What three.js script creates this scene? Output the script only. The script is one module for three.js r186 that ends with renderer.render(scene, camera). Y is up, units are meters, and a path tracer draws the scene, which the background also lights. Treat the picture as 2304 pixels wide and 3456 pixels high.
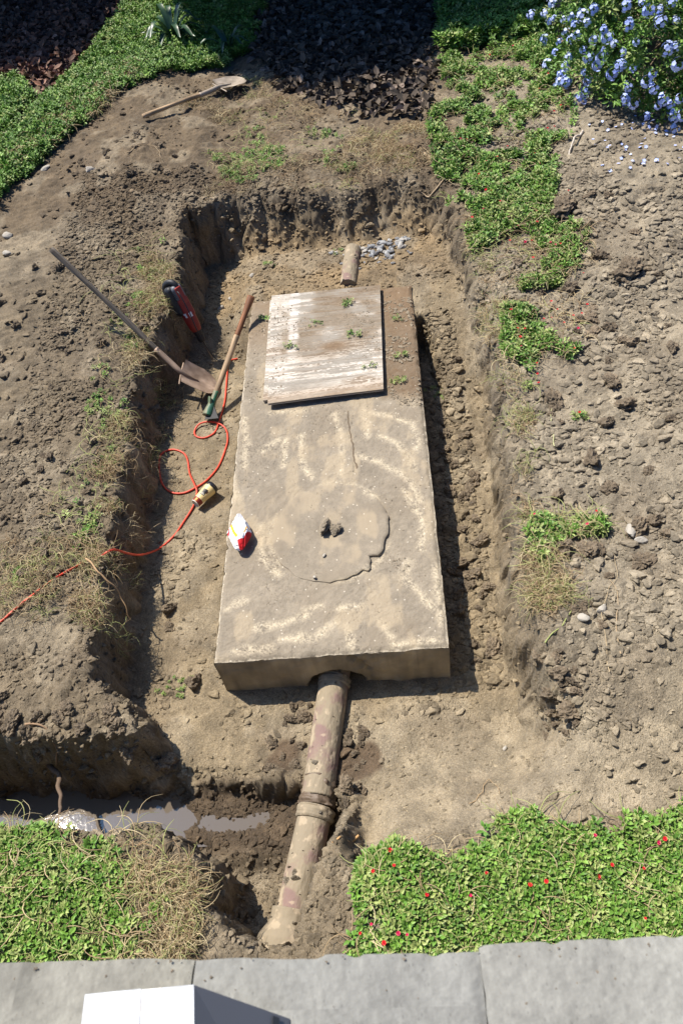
import * as THREE from 'three';
import { Sky } from 'three/addons/objects/Sky.js';
import { mergeGeometries, mergeVertices } from 'three/addons/utils/BufferGeometryUtils.js';
import { RoundedBoxGeometry } from 'three/addons/geometries/RoundedBoxGeometry.js';

// ---------------------------------------------------------------- camera, sky, sun, exposure
// metres; y = 0 is the top of the buried tank, x runs across it, -z runs away along it
const scene = new THREE.Scene();
const camera = new THREE.PerspectiveCamera(64.05, 682 / 1024, 0.05, 300);
camera.position.set(0.462, 3.5, 2.044);
camera.rotation.set(-0.866, 0.134, -0.185, 'YXZ');
camera.focus = 4.7;
camera.userData.fStop = 9;
camera.updateMatrixWorld(true);
scene.add(camera);

const SUN = new THREE.Vector3(-0.47, 1, -0.34).normalize();
const sky = new Sky();
sky.scale.setScalar(250);
sky.material.uniforms.sunPosition.value.copy(SUN);
sky.material.uniforms.turbidity.value = 5;
sky.material.uniforms.rayleigh.value = 0.75;
sky.material.uniforms.mieCoefficient.value = 0.004;
sky.name = 'sky';
sky.userData = { kind: 'structure' };
scene.add(sky);
scene.environmentIntensity = 0.135;

const sun = new THREE.DirectionalLight(0xfff3e2, 5);
sun.position.copy(SUN).multiplyScalar(25).add(new THREE.Vector3(0, 0, -2.5));
sun.target.position.set(0, 0, -2.5);
sun.castShadow = true;
sun.shadow.mapSize.set(4096, 4096);
Object.assign(sun.shadow.camera, { left: -9, right: 9, top: 9, bottom: -9, near: 1, far: 60 });
scene.add(sun, sun.target);

const renderer = new THREE.WebGLRenderer({ antialias: true });
renderer.setSize(682, 1024);
renderer.shadowMap.enabled = true;
renderer.toneMapping = THREE.LinearToneMapping;
renderer.toneMappingExposure = 1.5;

// ---------------------------------------------------------------- helpers
function rngOf(seed) {
  let a = seed >>> 0;
  return () => { a = (a + 0x6d2b79f5) | 0; let t = Math.imul(a ^ (a >>> 15), 1 | a); t = (t + Math.imul(t ^ (t >>> 7), 61 | t)) ^ t; return ((t ^ (t >>> 14)) >>> 0) / 4294967296; };
}
const rnd = rngOf(20417);
const rr = (a, b, r = rnd) => a + (b - a) * r();
const mix = (a, b, t) => a + (b - a) * t;
const sst = (a, b, x) => { const t = Math.min(1, Math.max(0, (x - a) / (b - a))); return t * t * (3 - 2 * t); };
const hash3 = (x, y, z) => { let h = Math.imul(x, 374761393) ^ Math.imul(y, 668265263) ^ Math.imul(z, 2147483647 - 61); h = Math.imul(h ^ (h >>> 13), 1274126177); h ^= h >>> 16; h = Math.imul(h, 0x85ebca6b); h ^= h >>> 13; return (h >>> 0) / 4294967296; };
function noise3(x, y, z, per = 0) {               // value noise, -1..1
  const xi = Math.floor(x), yi = Math.floor(y), zi = Math.floor(z);
  let fx = x - xi, fy = y - yi, fz = z - zi;
  fx = fx * fx * fx * (fx * (fx * 6 - 15) + 10); fy = fy * fy * fy * (fy * (fy * 6 - 15) + 10); fz = fz * fz * fz * (fz * (fz * 6 - 15) + 10);
  const w = per ? (v) => ((v % per) + per) % per : (v) => v;
  const x0 = w(xi), x1 = w(xi + 1), y0 = w(yi), y1 = w(yi + 1);
  const a = mix(mix(hash3(x0, y0, zi), hash3(x1, y0, zi), fx), mix(hash3(x0, y1, zi), hash3(x1, y1, zi), fx), fy);
  const b = mix(mix(hash3(x0, y0, zi + 1), hash3(x1, y0, zi + 1), fx), mix(hash3(x0, y1, zi + 1), hash3(x1, y1, zi + 1), fx), fy);
  return mix(a, b, fz) * 2 - 1;
}
const noise2 = (x, y, s = 0, per = 0) => noise3(x, y, s * 17.31, per);
function fbm2(x, y, s, oct, per = 0) { let v = 0, a = 0.5, f = 1; for (let i = 0; i < oct; i++) { v += a * noise3(x * f, y * f, s * 9.7 + i * 3.3, per ? per * f : 0); a *= 0.5; f *= 2; } return v; }
function fbm3(x, y, z, oct) { let v = 0, a = 0.5, f = 1; for (let i = 0; i < oct; i++) { v += a * noise3(x * f + i * 7.1, y * f, z * f); a *= 0.5; f *= 2; } return v; }
function worley(x, y, s) {                        // distance to the nearest feature point and that cell's hash
  const xi = Math.floor(x), yi = Math.floor(y); let d = 9, id = 0;
  for (let i = -1; i <= 1; i++) for (let j = -1; j <= 1; j++) {
    const cx = xi + i, cy = yi + j, h = hash3(cx, cy, s), px = cx + h, py = cy + hash3(cx, cy, s + 91), q = (px - x) ** 2 + (py - y) ** 2;
    if (q < d) { d = q; id = hash3(cx, cy, s + 33); }
  }
  return [Math.sqrt(d), id];
}
const usedNames = new Map();
function numbered(n) { const k = usedNames.get(n) ?? 0; usedNames.set(n, k + 1); return k ? `${n}_${String(k).padStart(3, '0')}` : n; }
function shade(o) { o.traverse((m) => { if (m.isMesh) { m.castShadow = true; m.receiveShadow = true; } }); return o; }
function tag(o, label, category, group, kind) { o.userData.label = label; o.userData.category = category; if (group) o.userData.group = group; if (kind) o.userData.kind = kind; return o; }
function thing(name, label, category, p = [0, 0, 0], group) {
  const g = new THREE.Group(); g.name = numbered(name); g.position.set(...p); tag(g, label, category, group); scene.add(g); return g;
}
function part(name, geo, m, parent) { const o = new THREE.Mesh(geo, m); o.name = name; o.castShadow = o.receiveShadow = true; parent.add(o); return o; }
function single(name, geo, m, label, category, p = [0, 0, 0], group) { const o = new THREE.Mesh(geo, m); o.name = numbered(name); o.castShadow = o.receiveShadow = true; o.position.set(...p); tag(o, label, category, group); scene.add(o); return o; }
const std = (rgb, rough = 0.9, extra = {}) => new THREE.MeshStandardMaterial({ color: new THREE.Color().setRGB(...rgb), roughness: rough, ...extra });
const V = (x, y, z) => new THREE.Vector3(x, y, z);
function strip(g) { const o = new THREE.BufferGeometry(); o.setAttribute('position', g.attributes.position); if (g.attributes.normal) o.setAttribute('normal', g.attributes.normal); if (g.attributes.uv) o.setAttribute('uv', g.attributes.uv); if (g.index) o.setIndex(g.index); return o; }
const merge = (list) => mergeGeometries(list.map((g) => strip(g.index ? g.toNonIndexed() : g)), false);
// a tapered, bent tube through points; rad(t) gives its radius
function tube(pts, rad, segs = 12, sides = 6, cap = true) {
  const c = new THREE.CatmullRomCurve3(pts.map((p) => (p.isVector3 ? p : V(...p))), false, 'catmullrom', 0.5);
  const R = typeof rad === 'function' ? rad : () => rad, P = [], I = [], U = [], fr = c.computeFrenetFrames(segs, false), L = c.getLength();
  for (let i = 0; i <= segs; i++) {
    const t = i / segs, q = c.getPointAt(t);
    for (let k = 0; k <= sides; k++) {
      const a = (k / sides) * Math.PI * 2, r = R(t, a);
      P.push(q.x + (fr.normals[i].x * Math.cos(a) + fr.binormals[i].x * Math.sin(a)) * r, q.y + (fr.normals[i].y * Math.cos(a) + fr.binormals[i].y * Math.sin(a)) * r, q.z + (fr.normals[i].z * Math.cos(a) + fr.binormals[i].z * Math.sin(a)) * r);
      U.push(k / sides, t * L);
    }
  }
  for (let i = 0; i < segs; i++) for (let k = 0; k < sides; k++) { const a = i * (sides + 1) + k, b = a + sides + 1; I.push(a, a + 1, b, b, a + 1, b + 1); }
  if (cap) for (const [i, f] of [[0, 1], [segs, 0]]) {
    const q = c.getPointAt(i / segs), n = P.length / 3; P.push(q.x, q.y, q.z); U.push(0, 0);
    for (let k = 0; k < sides; k++) { const a = i * (sides + 1) + k; f ? I.push(n, a + 1, a) : I.push(n, a, a + 1); }
  }
  const g = new THREE.BufferGeometry(); g.setAttribute('position', new THREE.Float32BufferAttribute(P, 3)); g.setAttribute('uv', new THREE.Float32BufferAttribute(U, 2)); g.setIndex(I); g.computeVertexNormals(); return g;
}
function tex(w, h, fn, srgb, repeat) {
  const d = new Uint8Array(w * h * 4);
  for (let j = 0; j < h; j++) for (let i = 0; i < w; i++) { const c = fn((i + 0.5) / w, (j + 0.5) / h), o = (j * w + i) * 4; if (typeof c === 'number') { d[o] = d[o + 1] = d[o + 2] = Math.max(0, Math.min(255, c * 255)); } else for (let k = 0; k < 3; k++) d[o + k] = Math.max(0, Math.min(255, c[k] * 255)); d[o + 3] = 255; }
  const t = new THREE.DataTexture(d, w, h, THREE.RGBAFormat); t.magFilter = THREE.LinearFilter; t.minFilter = THREE.LinearMipmapLinearFilter; t.generateMipmaps = true; t.wrapS = t.wrapT = THREE.RepeatWrapping;
  if (srgb) t.colorSpace = THREE.SRGBColorSpace; if (repeat) t.repeat.set(...repeat); t.needsUpdate = true; return t;
}
function inPoly(p, x, z) { let c = false; for (let i = 0, j = p.length - 1; i < p.length; j = i++) if (p[i][1] > z !== p[j][1] > z && x < ((p[j][0] - p[i][0]) * (z - p[i][1])) / (p[j][1] - p[i][1]) + p[i][0]) c = !c; return c; }
function sdPoly(p, x, z) {                        // positive inside
  let d = 1e9;
  for (let i = 0, j = p.length - 1; i < p.length; j = i++) { const ex = p[j][0] - p[i][0], ez = p[j][1] - p[i][1], wx = x - p[i][0], wz = z - p[i][1], t = Math.max(0, Math.min(1, (wx * ex + wz * ez) / (ex * ex + ez * ez))); d = Math.min(d, (wx - ex * t) ** 2 + (wz - ez * t) ** 2); }
  return (inPoly(p, x, z) ? 1 : -1) * Math.sqrt(d);
}
const bounds = (p) => [Math.min(...p.map((q) => q[0])), Math.max(...p.map((q) => q[0])), Math.min(...p.map((q) => q[1])), Math.max(...p.map((q) => q[1]))];
function scatter(poly, n, seed, accept = () => true) { const r = rngOf(seed), [x0, x1, z0, z1] = bounds(poly), out = []; let k = 0; while (out.length < n && k++ < n * 30) { const x = mix(x0, x1, r()), z = mix(z0, z1, r()); if (inPoly(poly, x, z) && accept(x, z, r)) out.push([x, z]); } return out; }
function centroid(p) { let x = 0, z = 0; for (const q of p) { x += q[0]; z += q[1]; } return [x / p.length, z / p.length]; }
// ---------------------------------------------------------------- where things stand (metres)
const AREA = {
  strip_upper: [[1.04,-6.37],[2.03,-6.14],[2.01,-5.13],[1.96,-4.28],[1.73,-3.73],[1.61,-3.27],[1.03,-2.94],[0.93,-3.47],[0.83,-4.14],[0.84,-4.72],[1.03,-5.32]],
  strip_upper_back: [[1.15,-7.40],[2.21,-7.00],[2.06,-5.88],[1.02,-6.02]],
  strip_mid: [[1.06,-3.44],[1.65,-3.43],[1.65,-3.09],[1.80,-2.95],[1.66,-2.52],[1.15,-2.46],[1.07,-2.72],[1.04,-2.99]],
  strip_low: [[1.14,-2.35],[1.34,-2.41],[1.65,-2.35],[1.58,-1.92],[1.48,-1.82],[1.32,-1.96],[1.25,-1.65],[1.11,-1.41],[1.11,-1.67],[1.10,-2.04]],
  strip_small: [[1.04,-0.63],[1.22,-0.64],[1.43,-0.59],[1.41,-0.48],[1.19,-0.47],[1.10,-0.27],[1.01,-0.35]],
  rim_dry: [[1.01,-0.49],[1.27,-0.41],[1.16,-0.06],[0.96,-0.05]],
  front_right: [[0.14,0.96],[0.27,0.92],[0.44,0.98],[0.58,0.93],[0.68,0.85],[0.81,0.80],[0.97,0.83],[1.15,0.87],[1.46,0.80],[1.59,0.80],[1.37,1.56],[0.55,1.54],[0.04,1.53],[0.08,1.34],[0.13,1.22],[0.10,1.11]],
  front_left: [[-1.58,0.69],[-1.46,0.70],[-1.08,0.80],[-0.77,0.81],[-0.64,0.94],[-0.65,1.14],[-0.76,1.33],[-0.73,1.52],[-1.35,1.50]],
  front_left_dry: [[-0.79,0.83],[-0.58,0.98],[-0.54,1.02],[-0.54,1.18],[-0.55,1.33],[-0.65,1.52],[-0.93,1.51],[-0.85,1.14]],
  left_far: [[-3.47,-4.18],[-3.13,-4.81],[-2.90,-5.31],[-2.49,-6.57],[-2.28,-7.72],[-2.14,-9.13],[-0.57,-8.53],[-0.72,-6.86],[-0.99,-6.32],[-1.49,-6.13],[-1.88,-5.86],[-2.31,-4.89],[-2.53,-4.35],[-2.81,-3.72],[-3.07,-3.03]],
  left_top: [[-4.53,-6.63],[-3.62,-6.57],[-3.05,-6.51],[-2.73,-5.94],[-2.80,-5.35],[-3.07,-4.71],[-3.41,-4.08],[-3.67,-4.27]],
  litter_left: [[-4.60,-9.92],[-2.04,-8.94],[-2.19,-7.55],[-2.40,-6.42],[-2.80,-5.18],[-2.91,-4.97],[-2.80,-5.35],[-2.73,-5.94],[-3.05,-6.51],[-3.62,-6.57]],
  litter_mid: [[-0.86,-6.99],[-0.65,-8.40],[1.20,-7.69],[1.02,-6.07],[1.04,-5.41],[0.87,-4.71],[0.55,-4.80],[0.19,-5.06],[-0.44,-5.66]],
  far_weeds: [[-0.99,-4.66],[-0.58,-5.35],[-0.03,-4.88],[0.29,-4.64],[0.39,-4.32],[0.18,-4.16],[-0.17,-4.10],[-0.65,-4.08],[-0.96,-4.36]],
};
const CORD = [[-0.729,-0.280,-2.713],[-0.791,-0.280,-2.678],[-0.791,-0.280,-2.485],[-0.787,-0.280,-2.253],[-0.809,-0.280,-2.058],[-0.829,-0.280,-1.954],[-0.893,-0.280,-1.910],[-0.955,-0.280,-1.929],[-0.972,-0.280,-1.983],[-0.936,-0.280,-2.036],[-0.845,-0.280,-2.041],[-0.764,-0.280,-1.988],[-0.733,-0.280,-1.879],[-0.745,-0.280,-1.759],[-0.777,-0.280,-1.624],[-0.838,-0.280,-1.516],[-0.904,-0.280,-1.458],[-0.985,-0.280,-1.420],[-1.073,-0.280,-1.440],[-1.143,-0.280,-1.532],[-1.183,-0.280,-1.692],[-1.179,-0.280,-1.792],[-1.108,-0.280,-1.824],[-1.029,-0.280,-1.784],[-0.990,-0.280,-1.709],[-0.962,-0.280,-1.588],[-0.912,-0.280,-1.468],[-0.891,-0.280,-1.402],[-0.907,-0.280,-1.295],[-0.956,-0.280,-1.176],[-0.999,-0.280,-1.078],[-1.069,-0.280,-0.992],[-1.105,-0.220,-0.901],[-1.126,-0.120,-0.809],[-1.148,-0.020,-0.747],[-1.185,0.100,-0.687],[-1.251,0.170,-0.649],[-1.304,0.180,-0.628],[-1.364,0.180,-0.568],[-1.453,0.180,-0.484],[-1.536,0.180,-0.380],[-1.618,0.180,-0.287],[-1.673,0.180,-0.232],[-1.811,0.180,-0.109]];
const RED_A = [[1.683,0.300,-5.772],[1.475,0.300,-5.733],[1.863,0.300,-5.753],[1.712,0.300,-5.256],[1.758,0.300,-4.847],[1.858,0.300,-5.023],[1.727,0.300,-4.233],[1.775,0.300,-4.221],[1.865,0.300,-4.470],[1.801,0.300,-4.394],[1.412,0.300,-4.136],[1.320,0.300,-4.005],[1.156,0.300,-3.796],[1.232,0.300,-3.959],[1.589,0.300,-3.940],[1.608,0.300,-3.804],[1.788,0.300,-3.389],[1.721,0.300,-3.330],[1.173,0.200,-3.520],[1.211,0.200,-3.503],[1.257,0.200,-3.368],[1.487,0.200,-3.205],[1.044,0.200,-3.239],[1.129,0.200,-3.308],[1.413,0.200,-2.918],[1.368,0.200,-2.914],[1.472,0.200,-3.091],[1.114,0.300,-4.246],[1.065,0.300,-4.258],[1.342,0.200,-3.092],[1.476,0.200,-3.085],[1.368,0.200,-2.917],[1.410,0.200,-2.917],[1.391,0.200,-2.731],[1.269,0.200,-2.949],[1.524,0.200,-2.852],[1.548,0.200,-2.809],[1.582,0.200,-2.810],[1.669,0.200,-2.482],[1.441,0.200,-2.300],[1.465,0.200,-2.216],[1.597,0.200,-2.134],[1.419,0.200,-2.153],[1.551,0.200,-2.001],[1.548,0.200,-2.142],[1.486,0.200,-2.095],[1.369,0.200,-2.147],[1.205,0.200,-2.003],[1.244,0.200,-2.083],[1.203,0.200,-2.094],[1.197,0.200,-1.918],[1.179,0.200,-2.242],[1.264,0.200,-1.747],[1.252,0.200,-1.654],[1.247,0.200,-1.573],[1.501,0.200,-1.842],[1.642,0.200,-2.202],[1.432,0.200,-1.311],[1.313,0.140,-0.505],[1.067,0.140,-0.584],[1.375,0.140,-0.590]];
const RED_B = [[0.258,0.060,0.977],[0.273,0.060,1.043],[0.188,0.060,1.054],[0.632,0.060,1.066],[0.795,0.060,1.115],[0.562,0.060,1.146],[0.393,0.060,1.150],[1.077,0.060,0.940],[1.121,0.060,1.052],[1.241,0.060,1.068],[1.345,0.060,0.963],[1.204,0.060,1.246],[1.062,0.060,1.090],[0.178,0.060,1.251],[0.135,0.060,1.282],[0.277,0.060,1.283],[0.310,0.060,1.290],[0.224,0.060,1.317],[0.959,0.060,1.331],[0.859,0.060,1.104],[1.317,0.060,0.976]];
const BLUE = [[1.84,0.73,-5.53],[1.95,0.73,-5.52],[2.01,0.79,-5.54],[2.00,0.85,-5.02],[2.03,0.91,-4.89],[2.08,0.95,-4.78],[2.00,0.80,-4.91],[2.05,0.84,-4.74],[2.02,0.79,-4.80],[1.95,0.55,-5.46],[1.99,0.67,-5.50],[1.95,0.63,-5.00],[1.93,0.48,-5.16],[1.98,0.55,-4.81],[1.99,0.62,-4.77],[2.08,0.65,-4.55],[2.10,0.61,-4.50],[1.96,0.42,-4.86],[1.96,0.37,-4.90],[2.06,0.46,-4.57],[2.09,0.47,-4.50],[2.05,0.33,-4.61],[1.96,0.27,-4.95],[2.13,0.86,-4.57],[2.18,0.93,-4.53],[2.23,0.88,-4.41],[2.28,0.85,-4.33],[2.31,1.00,-4.39],[2.30,1.09,-4.48],[2.35,0.92,-4.29],[2.10,0.75,-4.55],[2.15,0.73,-4.46],[2.23,0.71,-4.34],[2.28,0.78,-4.30],[2.42,0.71,-4.15],[2.46,0.67,-4.11],[2.32,0.65,-4.23],[2.31,0.57,-4.22],[2.36,0.56,-4.17],[2.52,0.61,-4.06],[2.57,0.58,-4.03],[2.50,0.57,-4.07],[2.44,0.49,-4.10],[2.43,0.41,-4.11],[2.49,0.43,-4.07],[2.62,0.42,-4.00],[2.60,0.51,-4.01],[2.59,0.30,-4.02],[2.47,0.29,-4.09],[2.57,0.38,-4.03],[2.48,1.04,-4.26],[2.52,0.91,-4.15],[2.59,0.83,-4.08],[2.57,0.92,-4.13],[2.54,1.14,-4.28],[2.38,1.12,-4.41],[2.14,1.01,-4.70],[2.00,0.52,-4.73],[2.17,0.78,-4.45],[2.01,0.68,-4.76],[2.26,0.76,-4.32],[1.97,0.48,-4.83],[2.62,0.63,-4.01],[2.65,0.52,-3.99],[2.45,0.76,-4.14],[2.34,0.77,-4.24],[2.20,0.90,-4.48],[2.04,0.88,-4.81],[2.10,0.93,-4.70],[2.56,1.06,-4.20],[2.42,1.09,-4.34]];
const SCRAPES = [[[0.24,-1.70],[0.38,-1.64],[0.50,-1.55],[0.52,-1.42],[0.51,-1.33]],[[0.31,-1.48],[0.40,-1.40],[0.47,-1.28],[0.49,-1.18]],[[0.16,-1.34],[0.29,-1.27],[0.41,-1.15],[0.47,-1.08],[0.50,-0.94]],[[0.03,-1.71],[0.07,-1.48],[0.07,-1.19]],[[-0.18,-1.55],[-0.17,-1.32],[-0.11,-1.19]],[[-0.28,-1.52],[-0.28,-1.30]],[[0.21,-1.73],[0.23,-1.49]],[[-0.42,-1.43],[-0.32,-1.53]],[[-0.39,-0.18],[-0.24,-0.20],[-0.13,-0.23]],[[-0.24,-0.10],[-0.08,-0.11],[0.03,-0.18]],[[0.09,-0.15],[0.12,0.00]],[[-0.55,-1.75],[-0.52,-1.51],[-0.52,-1.33]],[[0.48,-1.85],[0.52,-1.72]],[[-0.38,-1.77],[-0.16,-1.76]],[[0.05,-0.26],[0.16,-0.27]],[[0.43,-1.02],[0.51,-0.78],[0.49,-0.61]],[[-0.39,-0.85],[-0.37,-0.63],[-0.28,-0.51]],[[-0.60,-1.27],[-0.54,-1.06]],[[-0.04,-0.29],[-0.13,-0.27]],[[0.25,-0.16],[0.31,-0.08]],[[-0.54,-0.31],[-0.45,-0.36]],[[0.42,-0.53],[0.39,-0.42],[0.52,-0.24]],[[-0.48,-0.05],[-0.30,-0.06]],[[0.31,-0.03],[0.52,-0.04]],[[0.21,-1.04],[0.25,-0.99]],[[0.56,-0.48],[0.56,-0.14]]];
const CRACK = [[0.11,-1.72],[0.12,-1.60],[0.13,-1.47],[0.15,-1.23]]
// ---------------------------------------------------------------- terrain
const PIT = [[-1.1, -3.86], [-0.85, -3.92], [-0.45, -3.9], [0, -3.88], [0.5, -3.9], [0.86, -3.76], [0.92, -3.3], [0.99, -2.75], [1.03, -2.2], [1.01, -1.4], [0.97, -0.75], [0.93, -0.1], [0.94, 0.2], [1.02, 0.4], [0.95, 0.6], [0.6, 0.86], [0.13, 0.95], [0.05, 0.6], [-0.36, 0.5], [-1.0, 0.47], [-0.93, 0.42], [-0.88, 0.34], [-0.92, 0.23], [-1.0, 0.14], [-1.16, 0.06], [-1.17, -0.3], [-1.21, -0.7], [-1.21, -1.3], [-1.28, -2.12], [-1.26, -2.45], [-1.13, -2.7], [-1.12, -2.92], [-1.04, -3.1], [-1.05, -3.4], [-1.08, -3.65]];
const TRENCH = [[-3.4, 0.4], [-1.6, 0.41], [-0.95, 0.44], [-0.43, 0.485], [-0.3, 0.53], [-0.12, 0.52], [0.0, 0.55], [0.06, 0.68], [0.02, 0.85], [-0.06, 1.0], [-0.12, 1.15], [-0.16, 1.27], [-0.36, 1.22], [-0.48, 1.1], [-0.48, 0.96], [-0.75, 0.79], [-1.1, 0.75], [-1.6, 0.72], [-3.4, 0.66]];
function bank(x, z) {
  let g = 0.08 + 0.1 * Math.min(2.2, Math.max(0, -z - 2.2));
  g += 0.07 * sst(-1.25, -1.65, x) * sst(0.3, -0.6, z) + 0.05 * sst(-0.9, -1.1, x) * sst(-2.5, -2.9, z);                                   // spoil thrown up on both sides
  g += 0.07 * sst(0.8, 1.0, x) * sst(0.45, 0.05, z) * sst(-4.0, -3.4, z);
  g += 0.14 * sst(1.35, 2.3, x) * sst(1.0, -0.4, z);
  g -= 0.10 * sst(0.25, 0.75, z) * sst(0.2, 0.7, x);
  g -= 0.06 * sst(0.45, 0.7, z) * sst(0.2, -0.3, x) + 0.05 * sst(-0.1, 0.2, z) * sst(0.55, 0.4, z) * sst(-1.5, -1.0, x) * sst(0, -0.3, x);
  const far = (x + 2.75) * 0.72 + (z + 3.9) * -0.69;                                       // beyond the spoil heap the lawn falls away
  g -= 0.35 * sst(0.0, -1.6, far + 0.4 * 0) * sst(-3.0, -4.4, z);
  g += 0.045 * fbm2(x * 1.3, z * 1.3, 1, 3);
  return g;
}
function pitFloor(x, z) {
  let f = -0.3;
  f = mix(f, mix(-0.075, -0.2, sst(-0.55, -0.85, x)), sst(-2.75, -3.12, z));   // rises behind the tank
  if (x > 0.5) f = mix(f, -0.03, sst(-2.6 + 0.9 * sst(0.62, 0.8, x), -2.68, z));
  f = mix(f, -0.02, sst(0.3, 0.98, z + (x - 0.5) * 0.12) * sst(0.05, 0.3, x));              // ramp up to the front lawn
  if (x > 0.6 && z < 0.1) f += 0.02 * fbm2(x * 9, z * 9, 5, 2);
  return f;
}
function trenchFloor(x, z) { return mix(mix(-0.446, -0.398, sst(-1.1, -0.72, x + 0.3 * noise2(x * 5, z * 9, 45))) - 0.028 * Math.exp(-(((z - 0.63 - 0.03 * Math.sin(x * 9)) / 0.045) ** 2)) * sst(-0.25, -0.4, x), mix(-0.46, -0.4, sst(-0.3, -0.15, x)), sst(0.78, 0.88, z) * sst(-0.6, -0.4, x)) + 0.05 * sst(-0.3, -0.1, x) * sst(0.8, 0.6, z) + 0.05 * sst(0.9, 1.2, z) * 0 - 0.03 * sst(-0.2, -0.45, x) * sst(0.8, 1.0, z); }
function rough(x, z) {                            // cloddy relief of turned soil
  const [d1, i1] = worley(x * 13, z * 13, 3), [d2, i2] = worley(x * 30 + 5, z * 30, 4);
  return 0.03 * fbm2(x * 4, z * 4, 2, 3) + 0.028 * i1 * i1 * Math.max(0, 0.62 - d1) + 0.014 * i2 * Math.max(0, 0.6 - d2) + 0.006 * noise2(x * 45, z * 45, 6);
}
function H(x, z) {
  const wx = x + 0.05 * fbm2(x * 5, z * 5, 11, 3) + 0.012 * noise2(x * 27, z * 27, 12), wz = z - 0.045 * Math.abs(Math.sin(x * 15 + 2 * noise2(x * 3, 1, 15))) * sst(-3.5, -3.8, z) + 0.05 * fbm2(x * 5, z * 5, 13, 3) + 0.012 * noise2(x * 27, z * 27, 14);
  let h = bank(x, z), rg = 1;
  const s = sdPoly(PIT, wx, wz);
  if (s > -0.4) {
    const w = 0.05 + 0.12 * sst(-3.45, -3.75, z) * sst(-1.0, -0.7, x) + 0.02 * sst(0.8, 0.92, x) * sst(-3.3, -3.0, z) + 0.1 * sst(0.2, 0.5, z) * sst(0, 0.2, x);
    const k = sst(-w, w, s);
    const f = pitFloor(x, z);
    h = mix(h, f, k); rg = mix(1, 0.22 + 0.6 * sst(0.62, 0.72, x) * sst(0.05, -0.1, z) * sst(-2.7, -2.5, z) + 0.15 * sst(-2.95, -3.1, z), k);
  }
  const t = sdPoly(TRENCH, wx, wz);
  if (t > -0.2) { const k = sst(-0.05, 0.05, t), f = trenchFloor(x, z); if (f < h) { h = mix(h, f, k); rg = mix(rg, 0.7, k); } }
  if (x > 0.2 && z > 0.25) rg *= 0.55;
  return h + rg * rough(x, z);
}
// the colour of the soil itself: dry grey crumb, pale dust, yellow subsoil, wet mud
function soilColour(x, z, h) {
  let c = [0.212, 0.173, 0.117];
  const blend = (d, k) => { k = Math.max(0, Math.min(1, k)); for (let i = 0; i < 3; i++) c[i] = mix(c[i], d[i], k); };
  blend([0.325, 0.285, 0.215], sst(0.95, 1.15, x) * 0.9);
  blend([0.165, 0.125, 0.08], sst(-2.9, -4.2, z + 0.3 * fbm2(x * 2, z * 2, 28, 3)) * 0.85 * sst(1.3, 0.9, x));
  const s = sdPoly(PIT, x, z);
  blend([0.285, 0.232, 0.152], sst(-0.03, 0.06, s));
  blend([0.31, 0.225, 0.125], sst(-2.8, -3.3, z) * sst(0.0, 0.1, s) * (0.6 + 0.6 * fbm2(x * 3, z * 3, 21, 2)));
  blend([0.36, 0.307, 0.218], sst(0.05, 0.4, z) * sst(0.05, 0.25, x) * (0.75 + 0.5 * fbm2(x * 4, z * 4, 22, 3)));
  blend([0.37, 0.32, 0.235], sst(0.55, 0.75, fbm2(x * 5, z * 5, 23, 3) + 0.5) * 0.45);
  blend([0.15, 0.12, 0.085], sst(0.5, 0.75, fbm2(x * 3.1 + 4, z * 3.1, 24, 3) + 0.45) * 0.35);
  const wet = sdPoly(TRENCH, x, z) + 0.09 * fbm2(x * 8, z * 8, 25, 3);
  blend([0.105, 0.077, 0.049], sst(-0.02, 0.05, wet) * sst(-0.2, -0.38, h) * sst(0.92, 0.74, z));
  const puddleEdge = Math.min(Math.hypot(x - 0.1, (z - 0.42) * 1.2) - 0.13, Math.hypot(x + 0.27, z - 0.38) - 0.08) + 0.06 * fbm2(x * 12, z * 12, 26, 2);
  blend([0.13, 0.094, 0.06], sst(0.02, -0.03, puddleEdge));
  const v = 1 + 0.16 * fbm2(x * 14, z * 14, 27, 3);
  return [c[0] * v, c[1] * v, c[2] * v];
}
const soilMap = tex(1024, 1024, (u, v) => {
  let c = 0.84 + 0.2 * fbm2(u * 12, v * 12, 31, 5, 12) + 0.1 * noise2(u * 256, v * 256, 32, 256);
  const [d, i] = (() => { const x = u * 90, y = v * 90; const xi = Math.floor(x), yi = Math.floor(y), h = hash3(xi, yi, 77); return [Math.hypot(x - xi - 0.5, y - yi - 0.5), h]; })();
  if (i > 0.95 && d < 0.32) c += 0.14;
  return [c, c * 0.99, c * 0.97];
}, true, [0.9, 0.9]);
const soilBump = tex(1024, 1024, (u, v) => 0.5 + 0.5 * fbm2(u * 40, v * 40, 33, 4, 40) + 0.16 * noise2(u * 300, v * 300, 34, 300), false, [0.9, 0.9]);
const soilMat = new THREE.MeshStandardMaterial({ vertexColors: true, map: soilMap, bumpMap: soilBump, bumpScale: 0.012, roughness: 0.97 });
function axis(segs) { const a = [segs[0][0]]; for (const [p, q, d] of segs) { const n = Math.round((q - p) / d); for (let i = 1; i <= n; i++) a.push(p + ((q - p) * i) / n); } return a; }
const gx = axis([[-60, -12, 6], [-12, -5, 0.7], [-5, -2.6, 0.06], [-2.6, -1.9, 0.025], [-1.9, 1.9, 0.0105], [1.9, 2.6, 0.025], [2.6, 5, 0.08], [5, 12, 0.7], [12, 60, 6]]);
const gz = axis([[-60, -15, 6], [-15, -9.6, 0.5], [-9.6, -6, 0.035], [-6, -4.3, 0.018], [-4.3, 1.5, 0.0105], [1.5, 3, 0.08], [3, 12, 0.8], [12, 60, 6]]);
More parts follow.
